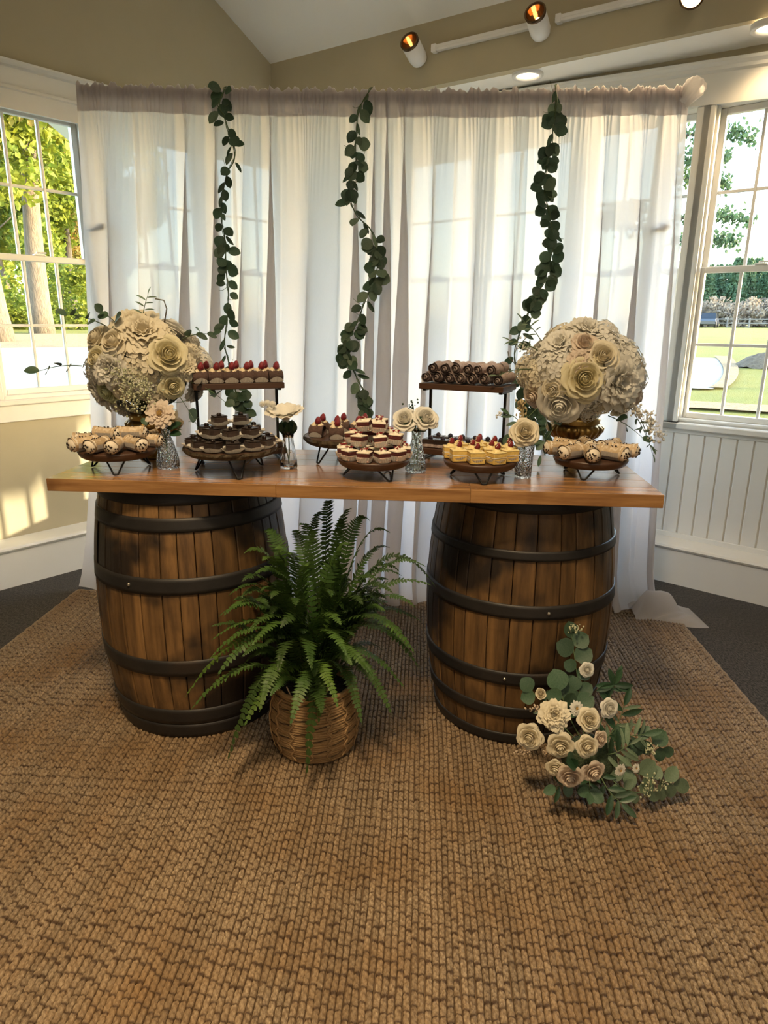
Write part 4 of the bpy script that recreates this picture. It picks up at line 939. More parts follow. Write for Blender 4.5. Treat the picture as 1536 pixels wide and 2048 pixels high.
vase((-0.716, 2.211, UZ), [(.034, 0), (.037, .006), (.036, .03), (.030, .06), (.021, .09), (.015, .105), (.0145, .125), (.018, .138)], M_gl1, 'leftmost glass bud vase, diamond textured, holding the blush dahlia')
vase((-0.319, 2.227, UZ), [(.026, 0), (.028, .005), (.0265, .03), (.023, .06), (.018, .085), (.0165, .10), (.021, .122)], M_gl2, 'clear fluted bud vase beside the brownie stand, holding the white cup flower', .035)
vase((0.102, 2.190, UZ), [(.032, 0), (.034, .006), (.033, .03), (.027, .06), (.019, .09), (.0145, .105), (.0145, .128), (.018, .14)], M_gl3, 'green-tinted textured bud vase beside the red velvet stand, holding two white roses')
vase((0.440, 2.115, UZ), [(.024, 0), (.026, .004), (.028, .05), (.031, .095), (.0315, .103), (.026, .1075)], M_gl1, 'squat wide-topped bud vase beside the lemon squares, holding one cream rose')
def fstem(name, loc, label, cat='flower'):
    t = empty(name, loc); tag(t, label, cat, 'stems in the bud vases'); return t
def stem(t, pts, r=.0022): b = MB(); b.tube(smooth_path(pts, 4), r, 6); return b.build('stem', M_stem, t, True)
t = fstem('dahlia_stem', (-0.716, 2.211, UZ), 'blush white dahlia with golden centre in the leftmost bud vase')
stem(t, [(.004, 0, .01), (0, 0, .06), (-.004, -.004, .13), (-.006, -.012, .175)]); flower('dahlia_blush', t, (-.006, -.018, .180), (0, -1, .35), .052, name='dahlia_head')
for x, z, d in ((.02, .10, (1, -.2, .5)), (.03, .085, (1, -.3, .1)), (.015, .12, (.6, -.4, .8)), (.04, .10, (.8, 0, .6))): leaf('ovalk', t, (x * .5, -.01, z + .03), d, (0, -.7, 1), .042)
stem(t, [(0, 0, .02), (.004, -.004, .11), (.03, -.01, .135), (.055, -.012, .128)], .0015)
t = fstem('cup_flower_stem', (-0.319, 2.227, UZ), 'white ruffled cup-shaped flower with dark leaf collar in the fluted vase')
stem(t, [(0, 0, .01), (.003, 0, .08), (0, 0, .16)]); flower('cup', t, (-.004, -.004, .160), (-.05, -.22, 1), .066, name='flower_head')
for k in range(7): a = 2 * PI * k / 7; leaf('roundk', t, (.006 * math.cos(a), .006 * math.sin(a), .108), (.42 * math.cos(a), .42 * math.sin(a), 1), (math.cos(a), math.sin(a), -.4), .052)
sp = [(-.02, -.006, .13), (-.045, -.01, .185), (-.062, -.012, .205)]; stem(t, [(0, 0, .03)] + sp, .0014)
for k, (x, z) in enumerate(((-.062, .215), (-.045, .212), (-.055, .195), (-.078, .212))):
    flower('hydrangea', t, (x, -.012, z), (0, -1, .3), .011, k, name='blossom')
t = fstem('white_rose_pair', (0.102, 2.190, UZ), 'pair of white roses with dark leaves in the green-tinted vase')
stem(t, [(.004, 0, .01), (.002, 0, .09), (-.03, -.005, .175)]); stem(t, [(-.006, .004, .01), (0, 0, .10), (.024, -.006, .18)])
flower('rose', t, (-.036, -.006, .165), (-.3, -1, .75), .046, 1); flower('rose', t, (.026, -.008, .170), (.3, -1, .7), .047, 2.5)
for d, s in (((-1, -.3, -.1), .05), ((-.8, -.4, .3), .045), ((.3, -.5, .8), .04), ((.9, -.2, -.35), .035), ((-.2, -.6, .7), .04)): leaf('ovalk', t, (.0, -.01, .150), d, (0, -.8, .6), s)
b = MB(); b.tube([(0, 0, .15), (-.012, -.004, .215), (-.016, -.004, .228)], .0012, 4); baby(b, (-.016, -.004, .222), None, 14, .008, random.Random(2), .003); b.build('filler_sprig', M_euc, t, True)
t = fstem('cream_rose_stem', (0.440, 2.115, UZ), 'single cream rose facing front with wheat-like plume in the squat vase')
stem(t, [(0, 0, .01), (.002, 0, .08), (-.004, -.006, .13)]); flower('rose_cream', t, (-.006, -.010, .142), (-.05, -1, .42), .050)
b = MB(); pth = smooth_path([(0, .006, .02), (-.002, .012, .12), (-.012, .012, .20), (-.020, .012, .238)], 5); b.tube(pth, .0016, 5)
rr = random.Random(8)
for i in range(90): q = pth[rr.randrange(len(pth) // 2, len(pth))]; p = Vector(q) + Vector((rr.gauss(0, .007), rr.gauss(0, .006), rr.gauss(0, .004))); b.ball(p, .0036, 5, 3, sq=(.7, .7, 1.4))
b.build('plume', mat('wheat_plume', (0.50, 0.40, 0.22), 0.8, noise=(50, 3), col2=(0.36, 0.27, 0.13)), t, True)
stem(t, [(0, .004, .05), (-.02, .004, .17), (-.06, .0, .20), (-.085, -.002, .196)], .0013)
for x, z, d in ((-.045, .192, (-1, -.2, .1)), (-.055, .20, (-.7, -.3, .5)), (-.03, .175, (-.9, -.3, -.2))): leaf('lanced', t, (x, -.002, z), d, (0, -.8, .6), .036)
b = MB(); baby(b, (-.088, -.002, .194), None, 12, .006, rr, .003); b.build('white_blossom', M_white_p, t, True)

# ------------------------------------------------------------------ dessert stands
M_walnut = mat('dark_walnut_slab', (0.085, 0.040, 0.022), 0.42, noise=(14, 6), col2=(0.045, 0.022, 0.013), stretch=(.5, 3, 3), bump=(80, .15, .002))
M_barkedge = mat('rough_bark_edge', (0.10, 0.070, 0.032), 0.75, noise=(60, 5), col2=(0.028, 0.017, 0.010), bump=(70, 1.0, .01), stretch=(1, 1, .5))
M_iron = mat('black_iron_rod', (0.014, 0.014, 0.014), 0.42, .5)
def round_stand(loc, Rr, legh, th, rot, label, bark=False, legs=3):
    s = empty('round_stand', loc, rot); tag(s, label, 'stand', 'round wooden slab stands on hairpin legs'); z0 = legh
    b = MB(); prof = [(0, z0), (Rr * .86, z0), (Rr * .94, z0 + th * .22), (Rr, z0 + th * .75), (Rr * .995, z0 + th * .95), (Rr * .97, z0 + th), (0, z0 + th)]
    wob = (lambda a: 1 + .012 * math.sin(a * 5 + 1) + .008 * math.sin(a * 11)) if bark else None
    b.lathe(prof, 48, wob=wob)
    sl = b.build('slab', M_walnut, s, not bark)
    if bark:
        b = MB(); P = []; rr = random.Random(int(Rr * 1000))
        for i in range(72):
            a = 2 * PI * i / 72; w_ = 1.012 + .012 * math.sin(a * 5 + 1) + .008 * math.sin(a * 11); P.append([(Rr * q * w_ * (1 + rr.uniform(-.012, .022)) * math.cos(a), Rr * q * w_ * (1 + rr.uniform(-.012, .022)) * math.sin(a), z) for q, z in ((.90, z0), (.96, z0 + th * .25), (1.0, z0 + th * .6), (.995, z0 + th))])
        b.grid(P, closed_u=True); b.build('bark_edge', M_barkedge, s)
    for k in range(legs):
        a = -PI / 2 + 2 * PI * k / legs; c = Vector((Rr * .62 * math.cos(a), Rr * .62 * math.sin(a), z0)); f = Vector((Rr * .84 * math.cos(a), Rr * .84 * math.sin(a), .0035)); tg = Vector((-math.sin(a), math.cos(a), 0)); w_ = .026
        pts = [c + tg * w_, c + tg * w_ + Vector((0, 0, -.004)), f + tg * .006, f + tg * .002 + Vector((0, 0, -.0003)), f - tg * .002 + Vector((0, 0, -.0003)), f - tg * .006, c - tg * w_ + Vector((0, 0, -.004)), c - tg * w_]
        b = MB(); b.tube(pts, .0032, 6); b.build('hairpin_leg', M_iron, s, True)
    return loc[2] + legh + th
ZS = {}
ZS['cl'] = round_stand((-0.868, 2.185, UZ), .122, .044, .026, .25, 'leftmost round walnut stand, smooth edged, carrying plain cannoli')
ZS['br'] = round_stand((-0.492, 2.160, UZ), .148, .062, .022, .38, 'bark-edged round stand, larger one, heaped with dark brownies', True)
ZS['rb'] = round_stand((-0.140, 2.370, UZ), .140, .062, .026, -.85, 'bark-edged round stand at the back centre, under raspberry chocolate rolls', True)
ZS['rv'] = round_stand((-0.033, 2.115, UZ), .115, .036, .026, .55, 'round walnut stand at front centre, under the pile of red velvet squares')
ZS['lm'] = round_stand((0.300, 2.098, UZ), .115, .036, .026, 0.02, 'round walnut stand at front right of centre, under the yellow lemon squares')
ZS['cr'] = round_stand((0.665, 2.165, UZ), .118, .034, .026, -.45, 'rightmost round walnut stand, carrying chip-dotted cannoli near the right corner')
def tier_stand(loc, rot, label):
    s = empty('two_tier_stand', loc, rot); tag(s, label, 'stand', 'two-tier walnut and iron stands')
    for z in (.020, .248):
        b = MB(); b.box(-.152, .152, -.0765, .0765, z, z + .020, c=.002); b.build('shelf', M_walnut, s)
    for x in (-.138, .138):
        b = MB(); b.box(x - .0045, x + .0045, -.0045, .0045, .004, .248, c=.001); b.build('post', M_iron, s)
        b = MB(); b.box(x - .006, x + .006, -.080, .080, 0, .008, c=.0015); b.build('foot_bar', M_iron, s)
        b = MB(); b.box(x - .006, x + .006, -.060, .060, .241, .248, c=.001); b.build('shelf_bracket', M_iron, s)
    return s
TL_, TLR = Vector((-0.515, 2.392, UZ)), math.radians(20.6); TR_, TRR = Vector((0.287, 2.400, UZ)), math.radians(-27)
tier_stand(TL_, TLR, 'left two-tier stand with raspberry-topped chocolate rolls on its upper shelf')
tier_stand(TR_, TRR, 'right two-tier stand with dark filled wafer rolls on its upper shelf')

# ------------------------------------------------------------------ pastries
M_liner = mat('white_paper_liner', (0.72, 0.68, 0.62), 0.8, trans=.25)
M_linerd = mat('greyish_paper_liner', (0.50, 0.45, 0.40), 0.8, trans=.2)
M_choc = mat('dark_brownie', (0.022, 0.013, 0.010), 0.45, noise=(60, 5), col2=(0.045, 0.026, 0.019), bump=(120, .6, .003), rnd=.3)
M_fudge = mat('glossy_chocolate', (0.014, 0.009, 0.008), 0.22, noise=(40, 3), col2=(0.03, 0.018, 0.014))
M_sponge = mat('chocolate_sponge', (0.105, 0.058, 0.045), 0.85, noise=(90, 5), col2=(0.055, 0.030, 0.024), bump=(150, .9, .004), rnd=.2)
M_cream = mat('piped_cream', (0.78, 0.66, 0.46), 0.5, noise=(30, 3), col2=(0.72, 0.58, 0.38), sss=.15)
M_whip = mat('white_icing', (0.80, 0.72, 0.58), 0.5, sss=.15)
M_rasp = mat('raspberry', (0.26, 0.014, 0.022), 0.32, noise=(40, 3), col2=(0.16, 0.008, 0.014), bump=(420, .8, .003), sss=.2)
M_black = mat('blackberry', (0.014, 0.010, 0.018), 0.35, bump=(420, .8, .003), noise=(40, 3), col2=(0.03, 0.018, 0.035))
M_velvet = mat('red_velvet_cake', (0.115, 0.018, 0.014), 0.85, noise=(90, 5), col2=(0.065, 0.010, 0.009), bump=(150, .8, .003))
M_pinkc = mat('pale_cake_crumb', (0.62, 0.47, 0.38), 0.85, noise=(70, 4), col2=(0.48, 0.30, 0.25), bump=(150, .8, .003))
M_redd = mat('red_drizzle', (0.22, 0.008, 0.012), 0.2)
M_lemon = mat('lemon_cake', (0.72, 0.50, 0.14), 0.8, noise=(80, 4), col2=(0.62, 0.40, 0.10), bump=(150, .6, .003))
M_lemoncr = mat('lemon_cream', (0.80, 0.64, 0.30), 0.5, sss=.15)
M_shell = mat('cannoli_shell', (0.60, 0.47, 0.31), 0.6, noise=(45, 5), col2=(0.48, 0.33, 0.18), bump=(90, .6, .004), rnd=.15, noise2=(60, .52, .62), col3=(0.68, 0.56, 0.42))
M_ricotta = mat('ricotta_filling', (0.80, 0.72, 0.60), 0.6, noise=(60, 3), col2=(0.72, 0.62, 0.48))
M_chip = mat('chocolate_chip', (0.020, 0.011, 0.008), 0.35)
M_wafer = mat('sugar_dusted_wafer', (0.26, 0.19, 0.16), 0.8, noise=(70, 5), col2=(0.42, 0.33, 0.30), bump=(120, .5, .003), rnd=.2)
M_grey = mat('cookie_cream', (0.55, 0.45, 0.41), 0.6, noise=(90, 4), col2=(0.20, 0.14, 0.13))

def liner_mb(r0, r1, h, n=26):
    b = MB(); P = []
    for i in range(n * 2):
        a = 2 * PI * i / (n * 2); f = 1 if i % 2 else .93; sqr = 1 / max(abs(math.cos(a)), abs(math.sin(a))) ** .45
        P.append([(r0 * f * sqr * math.cos(a), r0 * f * sqr * math.sin(a), 0.0006), (r1 * f * sqr * math.cos(a), r1 * f * sqr * math.sin(a), h + .002 * math.sin(a * 4))])
    b.grid(P, closed_u=True); n0 = len(b.v); b.add([(0, 0, .0006)], []); b.f.extend([(n0, 2 * i, 2 * ((i + 1) % (n * 2))) for i in range(n * 2)]); b.m.extend([0] * (n * 2)); return b
def rosette_mb(r, h, n=8):
    b = MB(); P = []
    for i in range(n * 4):
        a = 2 * PI * i / (n * 4); row = []
        for t in (0, .2, .4, .6, .8, 1): w_ = (1 + .16 * math.cos(n * (a + 1.1 * t))); rr_ = r * (1 - t) ** .75 * (1 if t > 0 else .92); row.append((rr_ * w_ * math.cos(a), rr_ * w_ * math.sin(a), h * t))
        P.append(row)
    b.grid(P, closed_u=True); return b
def rasp_mb(r, h):
    b = MB(); P = []
    for i in range(14):
        a = 2 * PI * i / 14; P.append([(r * q * (1 + .09 * math.cos(7 * a + j * PI)) * math.cos(a), r * q * (1 + .09 * math.cos(7 * a + j * PI)) * math.sin(a), h * z) for j, (q, z) in enumerate(((.75, 0), (1, .2), (.97, .42), (.82, .64), (.55, .84), (.22, .98), (0, 1)))])
    b.grid(P, closed_u=True); return b
ME = dict(liner=liner_mb(.020, .027, .016).mesh('paper_liner', M_liner, False), linerw=liner_mb(.022, .037, .014).mesh('paper_liner', M_liner, False), linerd=liner_mb(.022, .032, .018).mesh('paper_liner', M_linerd, False),
          rosette=rosette_mb(.014, .014).mesh('cream_rosette', M_cream, True), lrosette=rosette_mb(.016, .014).mesh('cream_rosette', M_lemoncr, True), dollop=rosette_mb(.010, .011, 6).mesh('cream_dollop', M_whip, True),
          rasp=rasp_mb(.0085, .019).mesh('raspberry', M_rasp, True), black=rasp_mb(.0088, .012).mesh('blackberry', M_black, True))
def block(x, y, z0, z1, c, m, name, wob=0.0, seed=0):
    b = MB(); b.box(-x, x, -y, y, z0, z1, c=c)
    if wob: rr = random.Random(seed); b.v = [(p[0] + rr.uniform(-wob, wob), p[1] + rr.uniform(-wob, wob), p[2] + rr.uniform(-wob, wob) * .5) for p in b.v]
    return b.mesh(name, m)
def pastry(name, label, cat, group): t = empty(name, (0, 0, 0)); tag(t, label, cat, group); return t
def put(proto, used, loc, rz, label, tilt=(0, 0), sc_=1.0):
    o = proto if not used[0] else copy_tree(proto); used[0] = 1
    o.location = loc; o.rotation_euler = (tilt[0], tilt[1], rz); o.scale = (sc_,) * 3; o['label'] = label; return o

# cannoli
def cannoli_proto(group):
    t = pastry('cannoli', 'x', 'cannoli', group); L_ = .072; b = MB(); P = []; RC = .0185; ZC = .0215
    for i in range(25):
        a = -.5 + (2 * PI + .55) * i / 24; off = .0014 * i / 24
        P.append([((RC + off + .0024 * abs(q) ** 3 - .0012 * (1 - q * q)) * math.cos(a), L_ * .5 * q * (1 + .13 * math.sin(a) * abs(q)), (RC + off + .0024 * abs(q) ** 3 - .0012 * (1 - q * q)) * math.sin(a) + ZC) for q in (-1, -.8, -.5, -.2, .2, .5, .8, 1)])
    b.grid(P); b.build('shell', M_shell, t, True)
    for s in (-1, 1):
        b = MB(); b.ball((0, s * L_ * .42, ZC), 1, 14, 8, sq=(.0200, .018, .0200)); f = b.build('filling', M_ricotta, t, True)
        rr = random.Random(3 + s); b = MB()
        for k in range(20):
            a = rr.uniform(0, 6.28); r = .0185 * math.sqrt(rr.random()); y = L_ * .42 + .018 * math.sqrt(max(0, 1 - (r / .0200) ** 2)); b.ball((r * math.cos(a), s * y, ZC + r * math.sin(a)), .0025, 5, 3)
        o = b.build('chocolate_chips', M_chip, f); o['kind'] = 'stuff'
    rr = random.Random(9); b = MB()
    for k in range(8): b.ball((rr.uniform(-.006, .006), rr.uniform(-.034, .034), ZC + RC + .001), .0019, 5, 3)
    o = b.build('top_chips', M_chip, t); o['kind'] = 'stuff'
    return t
def liner_half(t, w_=.0172, L_=.052):
    b = MB(); P = []
    for i in range(27):
        y = -L_ / 2 + L_ * i / 26; f = .0012 if i % 2 else 0
        P.append([((w_ + .004 + f) * math.cos(a), y, .0222 + (w_ + .004 + f) * math.sin(a)) for a in (PI * .95, PI * 1.15, PI * 1.35, PI * 1.5, PI * 1.65, PI * 1.85, PI * 2.05)])
    b.grid(P); b.build('paper_liner', M_linerd, t)
def cannoli_set(cx, cy_, z, spec, group, where):
    p = cannoli_proto(group); liner_half(p); used = [0]
    for dx, dy, rz, dz, sc_, lb in spec: put(p, used, (cx + dx, cy_ + dy, z + dz), math.radians(rz), lb + ' ' + where, sc_=sc_)
cannoli_set(-0.868, 2.185, ZS['cl'], [
    (-.030, -.085, -14, 0.0018, 1.08, 'third cannoli from the left along the front edge'), (.026, -.088, 6, .0018, 1.08, 'middle front cannoli with dense chips'), (-.082, -.060, -38, .0018, 1.08, 'second cannoli from the left, front edge,'), (.082, -.058, 48, .0018, 1.1, 'front right cannoli turned sideways'),
    (-.098, .012, -82, .0018, 1.1, 'leftmost cannoli pointing out left'), (.098, .022, 82, .0018, 1.08, 'rightmost cannoli at the rim'), (-.062, .074, -140, .0018, 1.08, 'rear left cannoli'), (.008, .090, 178, .0018, 1.08, 'rear middle cannoli'), (.066, .070, 138, .0018, 1.08, 'rear right cannoli'),
    (-.030, .000, 76, .025, 1.05, 'upper left cannoli in a pleated liner'), (.046, .010, 98, .026, 1.08, 'topmost cannoli in a pleated liner')], 'cannoli on the leftmost stand', 'on the leftmost stand')
cannoli_set(0.665, 2.165, ZS['cr'], [
    (-.022, -.082, -10, .0018, 1.1, 'front middle cannoli facing the viewer'), (-.078, -.052, -52, .0018, 1.1, 'front left cannoli'), (.048, -.070, 42, .0018, 1.1, 'front right cannoli in a pleated liner'), (.095, -.020, 68, .0018, 1.1, 'cannoli sticking out at the right'), (-.098, .012, -88, .0018, 1.1, 'cannoli sticking out at the left'),
    (-.060, .070, -140, .0018, 1.08, 'back left cannoli'), (.012, .086, 180, .0018, 1.08, 'back middle cannoli'), (.074, .058, 128, .0018, 1.08, 'back right cannoli'), (.004, -.006, 80, .0018, .9, 'small inner cannoli lying crosswise')], 'cannoli on the rightmost stand', 'on the rightmost stand')
def ranked(lst, k):
    """front or rear half of its layer, counted from the left"""
    side = lambda e: 'rear' if e[0] * math.sin(e[1]) > .004 else 'front'
    mates = sorted([i for i, e in enumerate(lst) if e[3] == lst[k][3] and side(e) == side(lst[k])], key=lambda i: lst[i][0] * math.cos(lst[i][1]))
    return '%s from left at the %s' % (ORD[mates.index(k)], side(lst[k]))
# brownies heaped on the bark-edged stand
p = pastry('brownie', 'x', 'brownie', 'dark brownies heaped on the bark-edged stand'); used = [0]
ob('cake', block(.021, .021, .002, .028, .003, M_choc, 'cake', .0012, 2), p); ob('icing', block(.0205, .0205, .028, .031, .0012, M_fudge, 'icing', .0008, 3), p); ob('paper_liner', ME['linerw'], p)
b = MB(); b.ball((0, 0, .034), .008, 8, 5, sq=(1.1, .8, .7)); b.build('chocolate_drop', M_fudge, p, True)
z = ZS['br']; L3 = []
for k in range(12): L3.append((.116, 2 * PI * (k + .5) / 12 - PI / 2, .0012, 'bottom ring'))
for k in range(4): L3.append((.045, 2 * PI * k / 4, .0012, 'inner bottom'))
for k in range(7): L3.append((.076, 2 * PI * (k + .25) / 7 - PI / 2, .0345, 'second layer'))
L3 += [(.034, PI * 1.0 + .5, .069, 'top layer left'), (.034, .25, .069, 'top layer right')]
rr = random.Random(12)
for k, (r, a, dz, ly) in enumerate(L3):
    x, y = r * math.cos(a), r * math.sin(a); pos = ranked(L3, k)
    put(p, used, (-.492 + x, 2.160 + y, z + dz), a + rr.uniform(-.4, .4), 'dark brownie, %s, %s of the brownie heap' % (ly, pos), (rr.uniform(-.06, .06), rr.uniform(-.06, .06)) if dz < .05 else (0, 0))
# raspberry chocolate rolls: left upper shelf and back round stand
def roll_proto(group):
    p = pastry('chocolate_roll', 'x', 'cake', group); b = MB(); P = []
    for q, s_ in ((-.0249, .90), (-.0238, .98), (-.012, 1.0), (.012, 1.0), (.0238, .98), (.0249, .90)):
        P.append([(q, .0265 * s_ * math.cos(a), max(.0018, .0185 + .0215 * s_ * math.sin(a))) for a in [2 * PI * k / 20 for k in range(20)]])
    b.grid(P, closed_v=True); n = len(b.v); b.f.append(tuple(range(19, -1, -1))); b.m.append(0); b.f.append(tuple(range(n - 20, n))); b.m.append(0)
    b.build('sponge', M_sponge, p, True)
    for x in (-.010, .010):
        ob('cream_rosette', ME['rosette'], p, (x, 0, .036))
    ob('raspberry', ME['rasp'], p, (.003, -.003, .044), (.1, .15, 0), (1.25, 1.25, 1.35))
    b = MB(); P = []
    for i in range(23):
        a = -1 + 2 * i / 22; f = .0014 if i % 2 else 0; hh = .017 * (1 - .75 * a * a) + .002
        P.append([(a * .021, -.0275 - f + .004 * a * a, .001), (a * .025, -.0305 - f + .006 * a * a, hh)])
    b.grid(P); b.build('paper_liner', M_linerd, p); return p
p = roll_proto('raspberry chocolate rolls on the left upper shelf'); used = [0]; ML_ = Matrix.Translation(TL_) @ Matrix.Rotation(TLR, 4, 'Z'); rr = random.Random(6)
for row, y in (('front', -.042), ('back', .030)):
    for k in range(6 if row == 'front' else 5):
        c = ML_ @ Vector((-.1265 + k * .0506 + (.0253 if row == 'back' else 0), y, .2685)); put(p, used, c, TLR + rr.uniform(-.05, .05), '%s raspberry-topped chocolate roll from the left in the %s row of the left upper shelf' % (ORD[k], row))
p = roll_proto('raspberry chocolate rolls on the back centre stand'); used = [0]
for k, (x, y, rz, lb) in enumerate([(-.092, -.036, -.25, 'front left'), (-.024, -.078, .1, 'front middle'), (.060, -.072, .3, 'front right'), (-.030, -.004, .05, 'centre left'), (.044, -.006, .1, 'centre right'), (.106, -.022, .5, 'far right'), (-.085, .042, .3, 'back left'), (-.012, .070, 0, 'back middle'), (.066, .062, -.2, 'back right')]):
    put(p, used, (-.140 + x, 2.370 + y, ZS['rb'] + .0008), rz, '%s raspberry chocolate roll on the back centre bark-edged stand' % lb)
# red velvet squares
def velvet_proto():
    p = pastry('red_velvet_square', 'x', 'cake', 'red velvet squares piled on the front centre stand')
    ob('base_cake', block(.0195, .0195, .002, .018, .002, M_pinkc, 'base_cake', .0008, 1), p); ob('velvet_layer', block(.0198, .0198, .018, .029, .0012, M_velvet, 'velvet_layer', .0006, 2), p); ob('icing_top', block(.0205, .0205, .029, .0335, .0015, M_whip, 'icing_top', .0006, 3), p)
    ob('paper_liner', ME['liner'], p); ob('cream_dollop', ME['dollop'], p, (0, 0, .033), (0, 0, 0), (1.25, 1.25, 1.1))
    b = MB(); rr = random.Random(4)
    for k in range(3): b.tube(smooth_path([(rr.uniform(-.011, .011), rr.uniform(-.011, .011), .038 + .007 * rr.random()) for _ in range(5)], 4), .0011, 5)
    for k in range(5): b.ball((rr.uniform(-.009, .009), rr.uniform(-.009, .009), .041), .0026, 6, 4)
    b.build('red_drizzle', M_redd, p, True); return p
p = velvet_proto(); used = [0]; z = ZS['rv']; rr = random.Random(15)
SP = [(.096, 2 * PI * (k + .5) / 11 - PI / 2, .0006, 'bottom ring', .15, 0) for k in range(11)] + [(.038, 2 * PI * k / 4 + .4, .0006, 'bottom inner', 0, 0) for k in range(4)]
SP += [(.068, 2 * PI * (k + .3) / 6 - PI / 2, .043, 'second layer', .3, .10) for k in range(6)] + [(.030, 2 * PI * (k + .2) / 3 - PI / 2, .083, 'third layer', .4, .12) for k in range(3)]
for k, (r, a, dz, ly, jit, tl) in enumerate(SP):
    x, y = r * math.cos(a), r * math.sin(a); pos = ranked(SP, k)
    put(p, used, (-.033 + x, 2.115 + y, z + dz), a + PI / 2 + rr.uniform(-jit, jit), 'red velvet square, %s, %s of the pile' % (ly, pos), (rr.uniform(-tl, tl), rr.uniform(-tl, tl)))
# lemon squares
p = pastry('lemon_square', 'x', 'cake', 'lemon squares on the front right stand'); used = [0]
ob('lower_cake', block(.0225, .0225, .002, .019, .002, M_lemon, 'lower_cake', .0007, 1), p); ob('cream_layer', block(.0228, .0228, .019, .0225, .001, M_whip, 'cream_layer', .0005, 2), p); ob('upper_cake', block(.0224, .0224, .0225, .035, .0015, M_lemon, 'upper_cake', .0007, 3), p)
ob('icing_top', block(.0227, .0227, .035, .0375, .001, M_lemoncr, 'icing_top', .0004, 3), p); ob('cream_rosette', ME['lrosette'], p, (0, 0, .0372)); ob('raspberry', ME['rasp'], p, (.001, -.001, .0455), (.25, .1, 0)); ob('paper_liner', ME['liner'], p)
b = MB(); b.tube([(-.006, -.004, .060), (-.001, -.006, .0655), (.004, -.005, .060), (.006, -.006, .052)], .0008, 4); b.tube([(-.007, -.006, .052), (-.002, -.007, .060), (.006, -.003, .0625)], .0008, 4); b.build('icing_drizzle', M_whip, p)
rr = random.Random(5); z = ZS['lm'] + .0006
for k, (x, y, rz, lb) in enumerate([(-.074, -.046, .15, 'front row left'), (-.024, -.082, .12, 'front row second'), (.036, -.084, .45, 'front row third, corner forward'), (.082, -.044, .35, 'front row right'), (-.092, .010, .05, 'leftmost in the middle row'), (-.030, -.018, .2, 'middle row left'), (.028, -.022, .0, 'middle row right'), (.090, .018, .1, 'rightmost in the middle row'), (-.060, .064, .3, 'back row left'), (-.006, .042, .1, 'back row second'), (.050, .058, -.1, 'back row right'), (.006, .092, .2, 'rearmost')]):
    put(p, used, (.300 + x, 2.098 + y, z), rz, '%s yellow lemon square with raspberry on the front right stand' % lb)
# dark filled wafer rolls on the right upper shelf
p = pastry('wafer_roll', 'x', 'pastry', 'filled wafer rolls on the right upper shelf'); used = [0]
b = MB(); P = []
for i in range(57):
    a = 2 * PI * 2.3 * i / 56; r = .0045 + .0150 * i / 56
    P.append([((r + .0016 * abs(q)) * math.cos(a), .036 * q * (1 + .06 * math.sin(a)), .0205 + (r + .0016 * abs(q)) * math.sin(a)) for q in (-1, -.6, 0, .6, 1)])
b.grid(P); b.build('wafer', M_wafer, p, True)
b = MB(); b.ball((0, 0, .0205), 1, 12, 8, sq=(.0172, .0405, .0172)); f = b.build('filling', M_grey, p, True)
for s in (-1, 1):
    b = MB(); b.tube([((.003 + .013 * q) * math.cos(q * 13), s * (.0398 * math.sqrt(max(0, 1 - ((.003 + .013 * q) / .0176) ** 2)) + .0012), .0205 + (.003 + .013 * q) * math.sin(q * 13)) for q in [i / 26 for i in range(27)]], .0017, 5); b.build('chocolate_swirl', M_fudge, f, True)
MR_ = Matrix.Translation(TR_) @ Matrix.Rotation(TRR, 4, 'Z'); rr = random.Random(16)
for row, y, z, n, x0 in (('front bottom', -.038, .2680, 7, -.128), ('back bottom', .038, .2680, 7, -.128), ('front top', -.032, .2985, 6, -.107), ('back top', .040, .2985, 6, -.107)):
    for k in range(n):
        c = MR_ @ Vector((x0 + k * .0425, y + rr.uniform(-.004, .004), z)); put(p, used, c, TRR + rr.uniform(-.22, .22), '%s filled wafer roll from the left, %s row of the right upper shelf' % (ORD[k], row), sc_=rr.uniform(.95, 1.06))
# blackberry brownies on the right lower shelf, cream squares on the left lower shelf
p = pastry('blackberry_square', 'x', 'cake', 'blackberry squares on the right lower shelf'); used = [0]
ob('cake', block(.023, .021, .001, .014, .002, M_grey, 'cake', .0008, 5), p); ob('chocolate_top', block(.0236, .0216, .014, .030, .0015, M_choc, 'chocolate_top', .0008, 6), p)
ob('blackberry', ME['black'], p, (0, .002, .030)); b = MB(); b.box(-.021, .021, -.018, .018, .0295, .0306, c=.0004); b.build('glaze', M_fudge, p)
for row, y in (('front', -.040), ('back', .032)):
    for k in range(6): put(p, used, MR_ @ Vector((-.118 + k * .0475, y, .0405)), TRR, '%s dark square with a blackberry from the left, %s row of the right lower shelf' % (ORD[k], row))
p = pastry('cream_square', 'x', 'cake', 'cream-topped squares on the left lower shelf'); used = [0]
ob('cake', block(.022, .021, .001, .020, .002, M_choc, 'cake', .0008, 5), p); ob('cream_layer', block(.0222, .0212, .020, .025, .001, M_whip, 'cream_layer', .0006, 6), p); ob('cream_rosette', ME['rosette'], p, (0, 0, .025))
for row, y in (('front', -.044), ('back', .030)):
    for k in range(6):
        if k < (2 if row == 'front' else 4): continue
        put(p, used, ML_ @ Vector((-.116 + k * .0470, y, .0405)), TLR, '%s cream-topped dark square from the right, %s row of the left lower shelf' % (ORD[5 - k], row))

